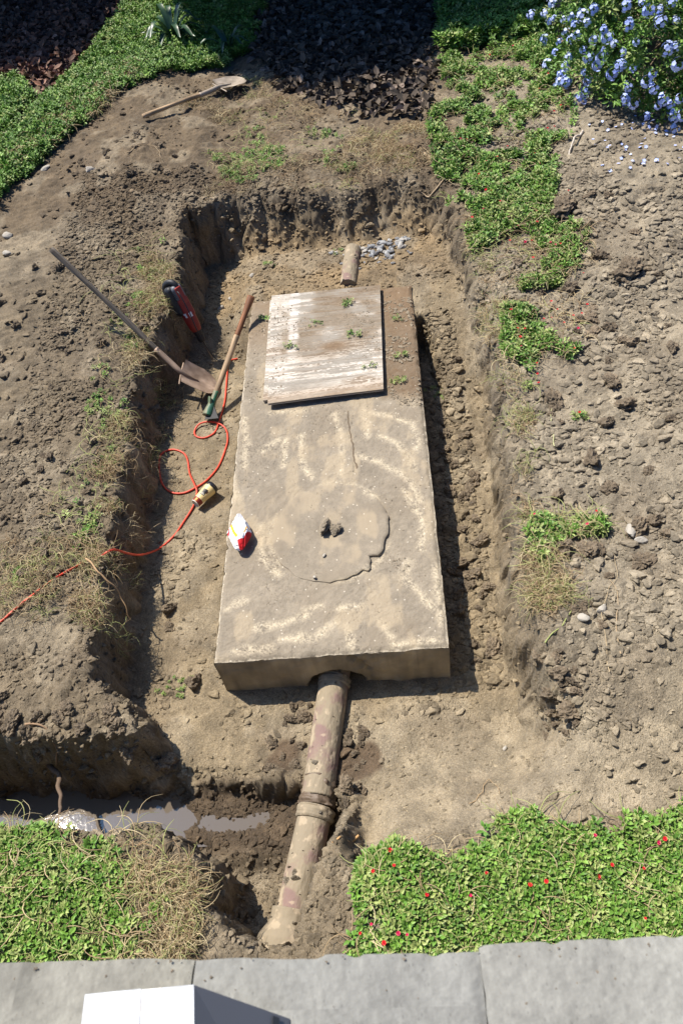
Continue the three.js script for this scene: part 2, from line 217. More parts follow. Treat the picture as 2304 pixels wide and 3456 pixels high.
{
  const nx = gx.length, nz = gz.length, hh = new Float32Array(nx * nz), P = new Float32Array(nx * nz * 3), C = new Float32Array(nx * nz * 3), U = new Float32Array(nx * nz * 2), I = new Uint32Array((nx - 1) * (nz - 1) * 6);
  for (let j = 0; j < nz; j++) for (let i = 0; i < nx; i++) hh[j * nx + i] = H(gx[i], gz[j]);
  for (let j = 0; j < nz; j++) for (let i = 0; i < nx; i++) {
    const k = j * nx + i, i0 = Math.max(0, i - 1), i1 = Math.min(nx - 1, i + 1), j0 = Math.max(0, j - 1), j1 = Math.min(nz - 1, j + 1);
    let ax = -(hh[j * nx + i1] - hh[j * nx + i0]) / (gx[i1] - gx[i0]), az = -(hh[j1 * nx + i] - hh[j0 * nx + i]) / (gz[j1] - gz[j0]);
    const l = Math.hypot(ax, 1, az), st = sst(0.75, 0.35, 1 / l); ax /= l; az /= l;
    const x = gx[i], z = gz[j], y = hh[k], d = st > 0.01 ? st * (0.055 * fbm3(x * 11, y * 7, z * 11, 3) + 0.02 * fbm3(x * 34, y * 30, z * 34, 2)) : 0;
    P[k * 3] = x + ax * d; P[k * 3 + 1] = y + (d ? 0.25 * d : 0); P[k * 3 + 2] = z + az * d;
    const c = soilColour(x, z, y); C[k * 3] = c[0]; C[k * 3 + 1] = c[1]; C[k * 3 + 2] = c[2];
    U[k * 2] = x + y * 0.6; U[k * 2 + 1] = z + y * 0.6;
  }
  let q = 0;
  for (let j = 0; j < nz - 1; j++) for (let i = 0; i < nx - 1; i++) { const a = j * nx + i; I[q++] = a; I[q++] = a + nx; I[q++] = a + 1; I[q++] = a + 1; I[q++] = a + nx; I[q++] = a + nx + 1; }
  const g = new THREE.BufferGeometry(); g.setAttribute('position', new THREE.BufferAttribute(P, 3)); g.setAttribute('color', new THREE.BufferAttribute(C, 3)); g.setAttribute('uv', new THREE.BufferAttribute(U, 2)); g.setIndex(new THREE.BufferAttribute(I, 1)); g.computeVertexNormals();
  const o = new THREE.Mesh(g, soilMat); o.name = 'ground'; o.castShadow = o.receiveShadow = true; o.userData = { kind: 'structure', label: 'dug brown soil with an open pit and a narrow trench', category: 'ground' }; scene.add(o);
}
// muddy water lying in the left end of the trench
{
  const s = new THREE.Shape([[-2.6, 0.42], [-1.2, 0.42], [-0.9, 0.42], [-0.6, 0.44], [-0.34, 0.42], [-0.2, 0.55], [-0.3, 0.74], [-0.8, 0.76], [-1.2, 0.7], [-2.6, 0.66]].map(([x, z]) => new THREE.Vector2(x, -z)));
  const g = new THREE.ShapeGeometry(s); g.rotateX(-Math.PI / 2);
  const bump = tex(256, 256, (u, v) => 0.5 + 0.4 * fbm2(u * 10, v * 10, 41, 4, 10), false, [7, 7]);
  const m = new THREE.MeshPhysicalMaterial({ color: new THREE.Color().setRGB(0.12, 0.1, 0.078), roughness: 0.03, ior: 1.33, bumpMap: bump, bumpScale: 0.0002 });
  const o = new THREE.Mesh(g, m); o.name = 'water'; o.position.y = -0.418; o.receiveShadow = true; o.userData = { kind: 'structure', label: 'shallow muddy water in the narrow trench', category: 'water' }; scene.add(o);
}
// ---------------------------------------------------------------- the concrete tank and its lid
const TW = 1.163, TL = 2.987;
function segDist(l, x, z) { let d = 9; for (let i = 0; i + 1 < l.length; i++) { const [ax, az] = l[i], [bx, bz] = l[i + 1], ex = bx - ax, ez = bz - az, t = Math.max(0, Math.min(1, ((x - ax) * ex + (z - az) * ez) / (ex * ex + ez * ez))); d = Math.min(d, Math.hypot(x - ax - ex * t, z - az - ez * t)); } return d; }
const tankTop = (() => {                          // dust over concrete, scraped through to the pale cement in arcs
  return tex(800, 2048, (u, v) => {
    const x = (u - 0.5) * TW, z = -v * TL;
    const n = fbm2(x * 5, z * 5, 51, 5), f = fbm2(x * 30, z * 30, 52, 3), g = noise2(x * 160, z * 160, 53);
    let c = [0.52, 0.485, 0.425]; const k0 = 1 + 0.1 * n + 0.10 * f + 0.05 * g; c = c.map((q) => q * k0);
    const bl = (d, k) => { k = Math.max(0, Math.min(1, k)); c = c.map((q, i) => mix(q, d[i], k)); };
    bl([0.5, 0.46, 0.395], sst(0.0, 0.3, fbm2(x * 3 + 7, z * 3, 54, 4)) * 0.55);
    const wx = x + 0.02 * fbm2(x * 12, z * 12, 55, 3), wz = z + 0.02 * fbm2(x * 12, z * 12, 56, 3);
    const rg = Math.hypot(wx, (wz + 0.775) / 1.06), an = Math.atan2(wz + 0.775, wx); let s = Math.abs(rg - 0.335) + 0.012 + 0.03 * sst(-0.1, 0.3, Math.sin(an * 3 + 2) * 0.5); for (const l of SCRAPES) s = Math.min(s, segDist(l, wx, wz));
    bl([0.78, 0.73, 0.625], sst(0.045, 0.0, s + 0.035 * f) * (0.5 + 1.0 * f + 0.5 * g));
    bl([0.64, 0.585, 0.49], sst(0.1, 0.4, fbm2(x * 9 + 3, z * 5, 57, 4) ) * 0.6);
    const e = Math.min(TW / 2 - Math.abs(x), -z, TL + z);
    bl([0.74, 0.7, 0.62], sst(0.01, 0.001, e + 0.012 * f + 0.006 * g) * 0.8);
    bl([0.4, 0.33, 0.25], sst(-1.72, -1.85, z + 0.08 * n) * sst(0.3, 0.38, x + 0.06 * n) * (0.75 + 0.5 * f));
    bl([0.47, 0.39, 0.3], sst(-2.2, -2.7, z + 0.3 * n) * (0.5 + 0.5 * n));
    bl([0.3, 0.25, 0.19], sst(0.006, 0.002, segDist(CRACK, wx, wz)) * 0.7);
    const st = worley(x * 55, z * 55, 58); if (st[1] > 0.972 && st[0] < 0.22) bl([0.85, 0.82, 0.75], 0.6);
    return c;
  }, true);
})();
tankTop.wrapS = tankTop.wrapT = THREE.ClampToEdgeWrapping;
const concreteBump = tex(512, 512, (u, v) => 0.5 + 0.45 * fbm2(u * 24, v * 24, 61, 5, 24), false, [1, 1]);
const tankFaceMap = tex(512, 512, (u, v) => { const n = fbm2(u * 6, v * 6, 62, 5, 6), s = fbm2(u * 30, v * 4, 63, 3, 0), k = 1 + 0.3 * n + 0.15 * s; return [0.6 * k, 0.55 * k, 0.465 * k]; }, true);
{
  const t = thing('septic_tank', 'long rectangular dusty concrete tank lying uncovered in the pit', 'tank', [0, 0, 0]);
  const edge = (a, s) => 0.006 * fbm2(a * 14, s, 64, 3) + 0.010 * Math.max(0, fbm2(a * 22, s + 3, 65, 2) - 0.22) * 3;
  const topMat = new THREE.MeshStandardMaterial({ map: tankTop, bumpMap: concreteBump.clone(), bumpScale: 0.005, roughness: 0.95 });
  topMat.bumpMap.repeat.set(3, 8);
  const gTop = new THREE.PlaneGeometry(TW, TL, 110, 280); gTop.rotateX(-Math.PI / 2); gTop.translate(0, 0, -TL / 2);
  const p = gTop.attributes.position;
  const yTop = (x, z) => 0.004 * fbm2(x * 6, z * 6, 66, 3) + 0.0025 * noise2(x * 40, z * 40, 67) - 0.006 * sst(0.006, 0.001, segDist(CRACK, x + 0.01 * noise2(x * 30, z * 30, 5), z));
  for (let i = 0; i < p.count; i++) {
    let x = p.getX(i), z = p.getZ(i), y = yTop(x, z);
    const el = TW / 2 - Math.abs(x), ez = Math.min(-z, TL + z), e = Math.min(el, ez);
    y -= 0.012 * sst(0.02, 0, e) + 0.02 * sst(0.02, 0, e) * Math.max(0, fbm2(x * 18, z * 18, 68, 2));
    x -= Math.sign(x) * sst(0.05, 0, el) * edge(z, Math.sign(x) + 4); z -= sst(0.05, 0, -z) * edge(x, 9) - sst(0.05, 0, TL + z) * edge(x, 12);
    p.setXYZ(i, x, y, z);
  }
  gTop.computeVertexNormals(); part('tank_top', gTop, topMat, t);
  // sides: grids dropping from the top's rim, with the pipe opening and a crack pressed into the front
  const sideMat = new THREE.MeshStandardMaterial({ map: tankFaceMap, bumpMap: concreteBump, bumpScale: 0.012, roughness: 0.95 });
  function side(name, n, at, out) {
    const m = 60, P = [], U = [], I = [];
    for (let j = 0; j <= m; j++) for (let i = 0; i <= n; i++) { const q = at(i / n), d = (j / m) * 0.62; let ins = -0.006 * fbm2(i * 0.09, d * 9, 69, 3) + 0.003 * sst(0.0, 0.02, d) ; ins += out.press ? out.press(q[0], d) : 0; P.push(q[0] + out.x * ins, -0.012 - d + (j ? 0 : 0), q[1] + out.z * ins); U.push(i / n * (n / 100), d); }
    for (let j = 0; j < m; j++) for (let i = 0; i < n; i++) { const a = j * (n + 1) + i, b = a + n + 1; I.push(a, b, a + 1, a + 1, b, b + 1); }
    const g = new THREE.BufferGeometry(); g.setAttribute('position', new THREE.Float32BufferAttribute(P, 3)); g.setAttribute('uv', new THREE.Float32BufferAttribute(U, 2)); g.setIndex(I); g.computeVertexNormals(); part(name, g, sideMat, t);
  }
  const hw = TW / 2;
  side('front_face', 116, (a) => { const x = mix(-hw, hw, a); return [x, -edge(x, 9)]; }, { x: 0, z: 1, press: (x, d) => {
    const r = Math.hypot(x - 0.0, (d - 0.29)), open = -0.07 * sst(0.15, 0.125, r + 0.012 * noise2(x * 30, d * 30, 2));
    const broken = -0.035 * sst(0.03, 0.0, Math.abs(x - 0.14 - 0.3 * (d - 0.1) + 0.02 * noise2(d * 40, 1, 3)) ) * sst(0.22, 0.1, d) ;
    const spall = -0.03 * sst(0.02, -0.03, Math.abs(x - 0.22) - 0.1 + 0.03 * noise2(x * 20, d * 20, 8)) * sst(0.16, 0.2, d);
    return open + broken + 0.3 * spall;
  } });
  side('side_face', 280, (a) => { const z = mix(0, -TL, a); return [hw - edge(z, 5), z]; }, { x: 1, z: 0 });
  side('side_face', 280, (a) => { const z = mix(-TL, 0, a); return [-hw + edge(z, 3), z]; }, { x: -1, z: 0 });
  side('back_face', 116, (a) => { const x = mix(hw, -hw, a); return [x, -TL + edge(x, 12)]; }, { x: 0, z: -1 });
}
// ---------------------------------------------------------------- lid, boards, pipes
const lidMat = new THREE.MeshStandardMaterial({ map: tankTop, bumpMap: concreteBump, bumpScale: 0.004, roughness: 0.96 });
{
  // a cast disc, hardly proud of the top, crumbled along its near right rim
  const n = 120, rings = 16, P = [], I = [], U = [];
  const rim = (a) => 0.322 + 0.008 * noise2(Math.cos(a) * 3 + 5, Math.sin(a) * 3, 71) + 0.006 * noise2(Math.cos(a) * 11, Math.sin(a) * 11, 72) - 0.035 * sst(0.09, 0, Math.abs(a - 0.72)) + 0.03 * sst(0.08, 0, Math.abs(a - 0.92));
  for (let j = 0; j <= rings + 2; j++) for (let i = 0; i <= n; i++) {
    const a = (i / n) * Math.PI * 2, f = Math.min(1, j / rings), r = rim(a) * f + (j > rings ? 0.002 * (j - rings) : 0), x = Math.cos(a) * r, z = Math.sin(a) * r * 1.06;
    let y = 0.0065 + 0.003 * fbm2(x * 12, z * 12, 73, 3) + 0.011 * sst(0.1, 0.9, Math.cos(a - 0.35)) * f * f; if (j === rings) y -= 0.002; if (j > rings) y = j === rings + 1 ? 0.003 : -0.012;
    P.push(x, y, z); U.push(0.5 + x / TW, (0.775 - z) / TL);
  }
  for (let j = 0; j < rings + 2; j++) for (let i = 0; i < n; i++) { const a = j * (n + 1) + i, b = a + n + 1; I.push(a, a + 1, b, b, a + 1, b + 1); }
  const g = new THREE.BufferGeometry(); g.setAttribute('position', new THREE.Float32BufferAttribute(P, 3)); g.setAttribute('uv', new THREE.Float32BufferAttribute(U, 2)); g.setIndex(I); g.computeVertexNormals();
  single('access_lid', g, lidMat, 'round concrete lid set in the tank top, edge crumbled on one side', 'lid', [0, 0.001, -0.775]);
}
function clodGeo(seed, detail = 2, amp = 0.3, flat = 0.8, cuts = 14) {   // a lump broken along a few planes, then roughened
  let g = new THREE.IcosahedronGeometry(1, detail); g.deleteAttribute('uv'); g.deleteAttribute('normal'); g = mergeVertices(g, 1e-4);
  const r = rngOf(seed * 131), pl = Array.from({ length: cuts }, () => { const u = r() * 2 - 1, a = r() * 6.28, q = Math.sqrt(1 - u * u); return [Math.cos(a) * q, u, Math.sin(a) * q, mix(0.5, 0.92, r())]; });
  const p = g.attributes.position, U = [];
  for (let i = 0; i < p.count; i++) { const x = p.getX(i), y = p.getY(i), z = p.getZ(i); let k = 1.08; for (const [a, b, c, d] of pl) { const q = a * x + b * y + c * z; if (q > 0.05) k = Math.min(k, d / q); } k *= 1 + amp * fbm3(x * 2.1 + seed * 9.1, y * 2.1, z * 2.1, 2) + amp * 0.8 * fbm3(x * 6 + seed, y * 6, z * 6, 2); p.setXYZ(i, x * k * 1.1, Math.max(-0.5, y * k * flat), z * k * 0.92); U.push(x * 0.1 + seed * 0.37, z * 0.1 + y * 0.05); }
  g.setAttribute('uv', new THREE.Float32BufferAttribute(U, 2)); g = g.toNonIndexed(); g.computeVertexNormals(); return g;
}
const clodGeos = [1, 2, 3, 4, 5].map((s) => clodGeo(s));
const bigClods = [11, 12, 13].map((s) => clodGeo(s, 7, 0.5, 0.8, 12));
const clodMat = new THREE.MeshStandardMaterial({ color: new THREE.Color().setRGB(0.22, 0.175, 0.12), map: soilMap, bumpMap: soilBump, bumpScale: 0.008, roughness: 1 });
const concreteClod = new THREE.MeshStandardMaterial({ color: new THREE.Color().setRGB(0.3, 0.26, 0.2), map: soilMap, bumpMap: soilBump, bumpScale: 0.008, roughness: 1 });
{
  const a = single('concrete_fragment', bigClods[0], concreteClod, 'upright shard of broken concrete at the middle of the round lid', 'fragment', [-0.02, 0.035, -0.78]); a.scale.set(0.026, 0.03, 0.075); a.rotation.set(0.05, -0.35, 0.5);
  const b = single('concrete_fragment', bigClods[1], concreteClod, 'blocky lump beside the upright shard on the round lid', 'fragment', [0.032, 0.03, -0.765]); b.scale.set(0.034, 0.022, 0.036); b.rotation.set(0.2, 0.8, 0);
}
// weathered plywood
const plyMap = tex(1024, 1400, (u, v) => {
  const x = u * 0.76, z = v * 1.14;
  const g = fbm2(x * 3.5, z * 55, 81, 4), n = fbm2(x * 4, z * 4, 82, 4), w = fbm2(x * 2.2 + 3, z * 2.2 + 1, 83, 4), f = fbm2(x * 60, z * 220, 84, 2);
  let c = [0.6, 0.575, 0.53]; const bl = (d, k) => { k = Math.max(0, Math.min(1, k)); c = c.map((q, i) => mix(q, d[i], k)); };
  bl([0.78, 0.75, 0.7], sst(-0.05, 0.3, w + g * 0.5) * 0.8);
  bl([0.50, 0.43, 0.35], sst(0.02, 0.3, n * 0.8 + g * 0.6) * 0.75);
  bl([0.88, 0.86, 0.82], sst(0.12, 0.3, g + 0.5 * f) * 0.6);
  bl([0.5, 0.43, 0.36], sst(0.2, 0.32, fbm2(x * 2.2, z * 90, 85, 3)) * 0.4);
  bl([0.44, 0.32, 0.2], sst(0.14, 0.02, Math.hypot((x - 0.44) * 0.9, (z - 0.49) * 1.7) + 0.06 * n) * 0.65);
  bl([0.44, 0.37, 0.28], sst(-0.25, 0.15, fbm2(x * 5 + 9, z * 5, 86, 4) + 0.3 * f) * sst(0.3, 0.55, v + 0.2 * n) * sst(0.03, 0.1, x) * (0.55 + 0.5 * g));
  bl([0.95, 0.94, 0.93], sst(0.05, 0.02, Math.abs(x - 0.16 + 0.03 * n)) * sst(0.3, 0.5, v) * (0.4 + g));
  bl([0.66, 0.57, 0.47], sst(0.12, 0.02, v + 0.05 * n) * 0.5);
  const k = 0.92 + 0.12 * f; return c.map((q) => q * k);
}, true);
plyMap.wrapS = plyMap.wrapT = THREE.ClampToEdgeWrapping;
const plyBump = tex(512, 512, (u, v) => 0.5 + 0.5 * fbm2(u * 6, v * 64, 87, 4), false);
const plyMat = new THREE.MeshStandardMaterial({ map: plyMap, bumpMap: plyBump, bumpScale: 0.004, roughness: 0.85 });
const plyEdge = [[0.46, 0.41, 0.34], [0.24, 0.19, 0.14], [0.5, 0.45, 0.38]].map((c) => std(c, 0.95));
function plywood(label, cs, y0, y1, warp) {       // four corners far-left, far-right, near-right, near-left
  const o = thing('plywood_sheet', label, 'plywood', [0, 0, 0]);
  const n = 24, th = 0.016;
  const at = (u, v, dy) => { const a = [mix(cs[3][0], cs[2][0], u), mix(cs[3][1], cs[2][1], u)], b = [mix(cs[0][0], cs[1][0], u), mix(cs[0][1], cs[1][1], u)]; return [mix(a[0], b[0], v), mix(y1, y0, v) + warp * Math.sin(u * 3.1) * (1 - v) + dy, mix(a[1], b[1], v)]; };
  const P = [], U = [], I = []; for (let j = 0; j <= n; j++) for (let i = 0; i <= n; i++) { P.push(...at(i / n, j / n, th)); U.push(i / n, j / n); }
  for (let j = 0; j < n; j++) for (let i = 0; i < n; i++) { const a = j * (n + 1) + i, b = a + n + 1; I.push(a, a + 1, b, b, a + 1, b + 1); }
  const g = new THREE.BufferGeometry(); g.setAttribute('position', new THREE.Float32BufferAttribute(P, 3)); g.setAttribute('uv', new THREE.Float32BufferAttribute(U, 2)); g.setIndex(I); g.computeVertexNormals(); part('face_veneer', g, plyMat, o);
  for (let l = 0; l < 3; l++) {                   // plies seen on the sawn edge
    const inset = l === 1 ? 0.0025 : 0.0005, y = th - 0.0004 - (l * th) / 3, yb = y - th / 3 + 0.0002, q = (u, v, yy) => at(mix(inset, 1 - inset, u), mix(inset, 1 - inset, v), yy), Q = [], J = [], UU = [];
    const ring = []; for (let i = 0; i < n; i++) ring.push([i / n, 0]); for (let i = 0; i < n; i++) ring.push([1, i / n]); for (let i = 0; i < n; i++) ring.push([1 - i / n, 1]); for (let i = 0; i < n; i++) ring.push([0, 1 - i / n]);
    ring.forEach(([u, v]) => { Q.push(...q(u, v, y), ...q(u, v, yb)); UU.push(u, v, u, v); });
    const m = ring.length; for (let i = 0; i < m; i++) { const a = i * 2, b = ((i + 1) % m) * 2; J.push(a, a + 1, b, b, a + 1, b + 1); }
    const c = Q.length / 3; Q.push(...q(0, 0, yb), ...q(1, 0, yb), ...q(1, 1, yb), ...q(0, 1, yb)); UU.push(0, 0, 1, 0, 1, 1, 0, 1); J.push(c, c + 2, c + 1, c, c + 3, c + 2);
    const gg = new THREE.BufferGeometry(); gg.setAttribute('position', new THREE.Float32BufferAttribute(Q, 3)); gg.setAttribute('uv', new THREE.Float32BufferAttribute(UU, 2)); gg.setIndex(J); gg.computeVertexNormals(); part('ply', gg, plyEdge[l], o);
  }
  return o;
}
plywood('lower plywood sheet, only its corner peeping out under the other', [[-0.437, -2.94], [0.33, -2.95], [0.325, -1.92], [-0.43, -1.87]], 0.008, 0.008, 0);
plywood('weathered whitish plywood sheet lying on top, strewn with soil and weeds', [[-0.423, -2.965], [0.362, -2.96], [0.342, -1.845], [-0.393, -1.812]], 0.027, 0.03, 0.004);
// clay pipe
const clayMap = tex(512, 1024, (u, v) => { const n = fbm2(u * 3, v * 6, 91, 5, 0), f = fbm2(u * 14, v * 26, 92, 4); let c = [0.5, 0.415, 0.385]; const bl = (d, k) => { k = Math.max(0, Math.min(1, k)); c = c.map((q, i) => mix(q, d[i], k)); }; bl([0.545, 0.5, 0.42], sst(-0.36, 0.0, n + 0.35 * f)); bl([0.74, 0.67, 0.57], sst(0.1, 0.35, f) * 0.5);  return c; }, true);
const clayMat = new THREE.MeshStandardMaterial({ map: clayMap, bumpMap: concreteBump, bumpScale: 0.006, roughness: 0.88 });
const wetClay = new THREE.MeshStandardMaterial({ color: new THREE.Color().setRGB(0.13, 0.095, 0.065), roughness: 0.6, bumpMap: concreteBump, bumpScale: 0.008 });
function pipe(label, a, b, r, ends, lumps = 0, flare = r) {
  const o = thing('clay_pipe', label, 'pipe', [a[0], a[1], a[2]]); const A = V(0, 0, 0), B = V(b[0] - a[0], b[1] - a[1], b[2] - a[2]), L = B.length(), d = B.clone().normalize();
  const pt = (s) => A.clone().addScaledVector(d, s);
  part('barrel', tube([pt(0), pt(L / 3), pt((2 * L) / 3), pt(L)], (t, an) => mix(r, flare, sst(0.25, 0.75, t)) * (1 + 0.012 * noise2(t * 9, Math.cos(an) * 2 + 3, 7)), 60, 48), clayMat, o);
  for (const [s, len, k] of ends) part('collar', tube([pt(s), pt(s + len * 0.33), pt(s + len * 0.66), pt(s + len)], (t, an) => r * k * (1 - 0.07 * sst(0.8, 1, t) - 0.03 * sst(0.12, 0, t) + 0.05 * noise2(t * 6, Math.cos(an) * 3 + Math.sin(an), 3) + 0.03 * noise2(t * 14, Math.cos(an) * 8, 5)), 16, 48), clayMat, o);
  const q = rngOf(Math.round(L * 1e5)); for (let i = 0; i < lumps; i++) { const m = part('mud_lump', clodGeos[i % 5], concreteClod, o), s = q() * L, an = mix(-1.0, 1.0, q()); const up = V(0, 1, 0), sd = V().crossVectors(d, up).normalize(); up.crossVectors(sd, d); m.position.copy(pt(s)).addScaledVector(up, r * Math.cos(an)).addScaledVector(sd, r * Math.sin(an)); const ms = mix(0.004, 0.02, q() ** 3); m.scale.set(ms, ms * 0.6, ms * 1.3); m.rotation.set(q() * 3, q() * 6, 0); }
  return o;
}
pipe('dusty clay pipe coming straight out of the tank front', [0.002, -0.262, -0.1], [-0.098, -0.295, 0.6], 0.077, [[0.085, 0.05, 1.08]], 12);
const p2 = pipe('reddish clay pipe with a broken collar running on towards the lawn', [-0.105, -0.315, 0.64], [-0.225, -0.36, 1.16], 0.079, [[-0.005, 0.06, 1.15]], 14);
pipe('buried end of the clay pipe run, flared and caked in dirt', [-0.212, -0.335, 1.07], [-0.245, -0.355, 1.24], 0.086, [], 6, 0.126);
pipe('short clay inlet pipe half buried behind the tank', [0.165, -0.075, -3.62], [0.122, -0.085, -3.16], 0.064, [], 5);
{ const o = single('mortar_joint', tube([[-0.086, -0.298, 0.5], [-0.092, -0.302, 0.56], [-0.104, -0.312, 0.63]], (t, a) => 0.078 + 0.014 * noise2(t * 4, Math.cos(a) * 3 + Math.sin(a), 5) + 0.006 * noise2(t * 16, Math.cos(a) * 9 + Math.sin(a) * 5, 6) + 0.012 * sst(0.5, 1, t), 24, 48), wetClay, 'wet dark mud smeared round the joint between two clay pipes', 'mud'); o.userData.group = undefined; delete o.userData.group; }

// ---------------------------------------------------------------- tools
const woodTex = (c, s) => tex(128, 1024, (u, v) => { const n = fbm2(u * 10, v * 60 * 0.12, s, 4), k = 1 + 0.5 * n + 0.15 * fbm2(u * 40, v * 10, s + 1, 2); return c.map((q) => q * k); }, true);
const greyWood = new THREE.MeshStandardMaterial({ map: woodTex([0.42, 0.39, 0.35], 101), roughness: 0.85 });
const paleWood = new THREE.MeshStandardMaterial({ map: woodTex([0.62, 0.53, 0.42], 103), roughness: 0.8 });
const brownWood = new THREE.MeshStandardMaterial({ map: woodTex([0.48, 0.31, 0.19], 105), roughness: 0.7 });
const rustSteel = new THREE.MeshStandardMaterial({ map: tex(256, 256, (u, v) => { const n = fbm2(u * 5, v * 5, 107, 5); return [0.62 + 0.2 * n, 0.54 + 0.19 * n, 0.47 + 0.18 * n]; }, true), roughness: 0.7, metalness: 0.15 });
const paleSteel = new THREE.MeshStandardMaterial({ map: tex(256, 256, (u, v) => { const n = fbm2(u * 5, v * 5, 109, 5); return [0.62 + 0.2 * n, 0.58 + 0.19 * n, 0.53 + 0.18 * n]; }, true), roughness: 0.6, metalness: 0.2 });
function shovel(label, tip, heel, end, up, handleMat, bladeMat, wid) {
  // tip -> heel is the blade, heel -> end the handle; up is the side the hollow faces
  const T = V(...tip), Hh = V(...heel), E = V(...end), o = thing('shovel', label, 'shovel', tip), ax = Hh.clone().sub(T), L = ax.length(); ax.normalize();
  const U0 = V(...up), sd = V().crossVectors(ax, U0).normalize(), n = V().crossVectors(sd, ax).normalize(), w = (t) => wid * (t < 0.45 ? Math.sqrt(1 - (1 - t / 0.45) ** 2) * 0.97 + 0.03 * t : 1 + 0.03 * t);
  const P = [], UV = [], I = [], nu = 20, nv = 24;
  for (const side of [1, 0]) for (let j = 0; j <= nv; j++) for (let i = 0; i <= nu; i++) { const t = j / nv, s = (i / nu) * 2 - 1, q = ax.clone().multiplyScalar(t * L).addScaledVector(sd, s * w(t) * 0.5).addScaledVector(n, 0.028 * s * s * Math.min(1, t * 2.2) + 0.012 * (t - 0.5) ** 2 * 4 - (side ? 0 : 0.003)); P.push(q.x, q.y, q.z); UV.push(i / nu, t); }
  for (const sgn of [0, 1]) for (let j = 0; j < nv; j++) for (let i = 0; i < nu; i++) { const a = sgn * (nu + 1) * (nv + 1) + j * (nu + 1) + i, b = a + nu + 1; sgn ? I.push(a, a + 1, b, b, a + 1, b + 1) : I.push(a, b, a + 1, a + 1, b, b + 1); }
  const g = new THREE.BufferGeometry(); g.setAttribute('position', new THREE.Float32BufferAttribute(P, 3)); g.setAttribute('uv', new THREE.Float32BufferAttribute(UV, 2)); g.setIndex(I); g.computeVertexNormals();
  const bl = part('blade', g, bladeMat, o);
  const rel = (v) => v.clone().sub(T), hd = E.clone().sub(Hh).normalize();
  part('step', tube([rel(Hh).addScaledVector(sd, -wid * 0.5), rel(Hh).addScaledVector(n, 0.004).addScaledVector(ax, 0.004), rel(Hh).addScaledVector(sd, wid * 0.5)], 0.006, 12, 8), bladeMat, bl);
  part('socket', tube([rel(Hh).addScaledVector(ax, -L * 0.45).addScaledVector(n, 0.002), rel(Hh).addScaledVector(n, 0.012), rel(Hh).addScaledVector(hd, 0.1).addScaledVector(n, 0.004), rel(Hh).addScaledVector(hd, 0.24)], (t) => mix(0.006, 0.021, sst(0, 0.55, t)), 24, 12), bladeMat, o);
  part('handle', tube([rel(Hh).addScaledVector(hd, 0.2), rel(Hh.clone().lerp(E, 0.5)).addScaledVector(n, 0.006), rel(E)], (t) => 0.0185 + 0.0015 * Math.sin(t * 8) + 0.001 * noise2(t * 20, 0, 4), 40, 12), handleMat, o);
  return o;
}
shovel('long grey-handled shovel leaning out of the pit on its blade', [-0.848, -0.272, -2.372], [-1.059, -0.1, -2.369], [-1.767, 0.713, -2.779], [0.55, 0.8, 0.12], greyWood, rustSteel, 0.2);
{
  const y = (x, z) => H(x, z) + 0.035;
  shovel('shovel lying on the far bank with its blade towards the dead leaves', [-0.77, y(-0.77, -5.96) + 0.02, -5.98], [-0.98, y(-0.98, -5.77) + 0.02, -5.8], [-1.58, y(-1.58, -5.2) + 0.01, -5.18], [0, 1, 0.1], paleWood, paleSteel, 0.22);
}
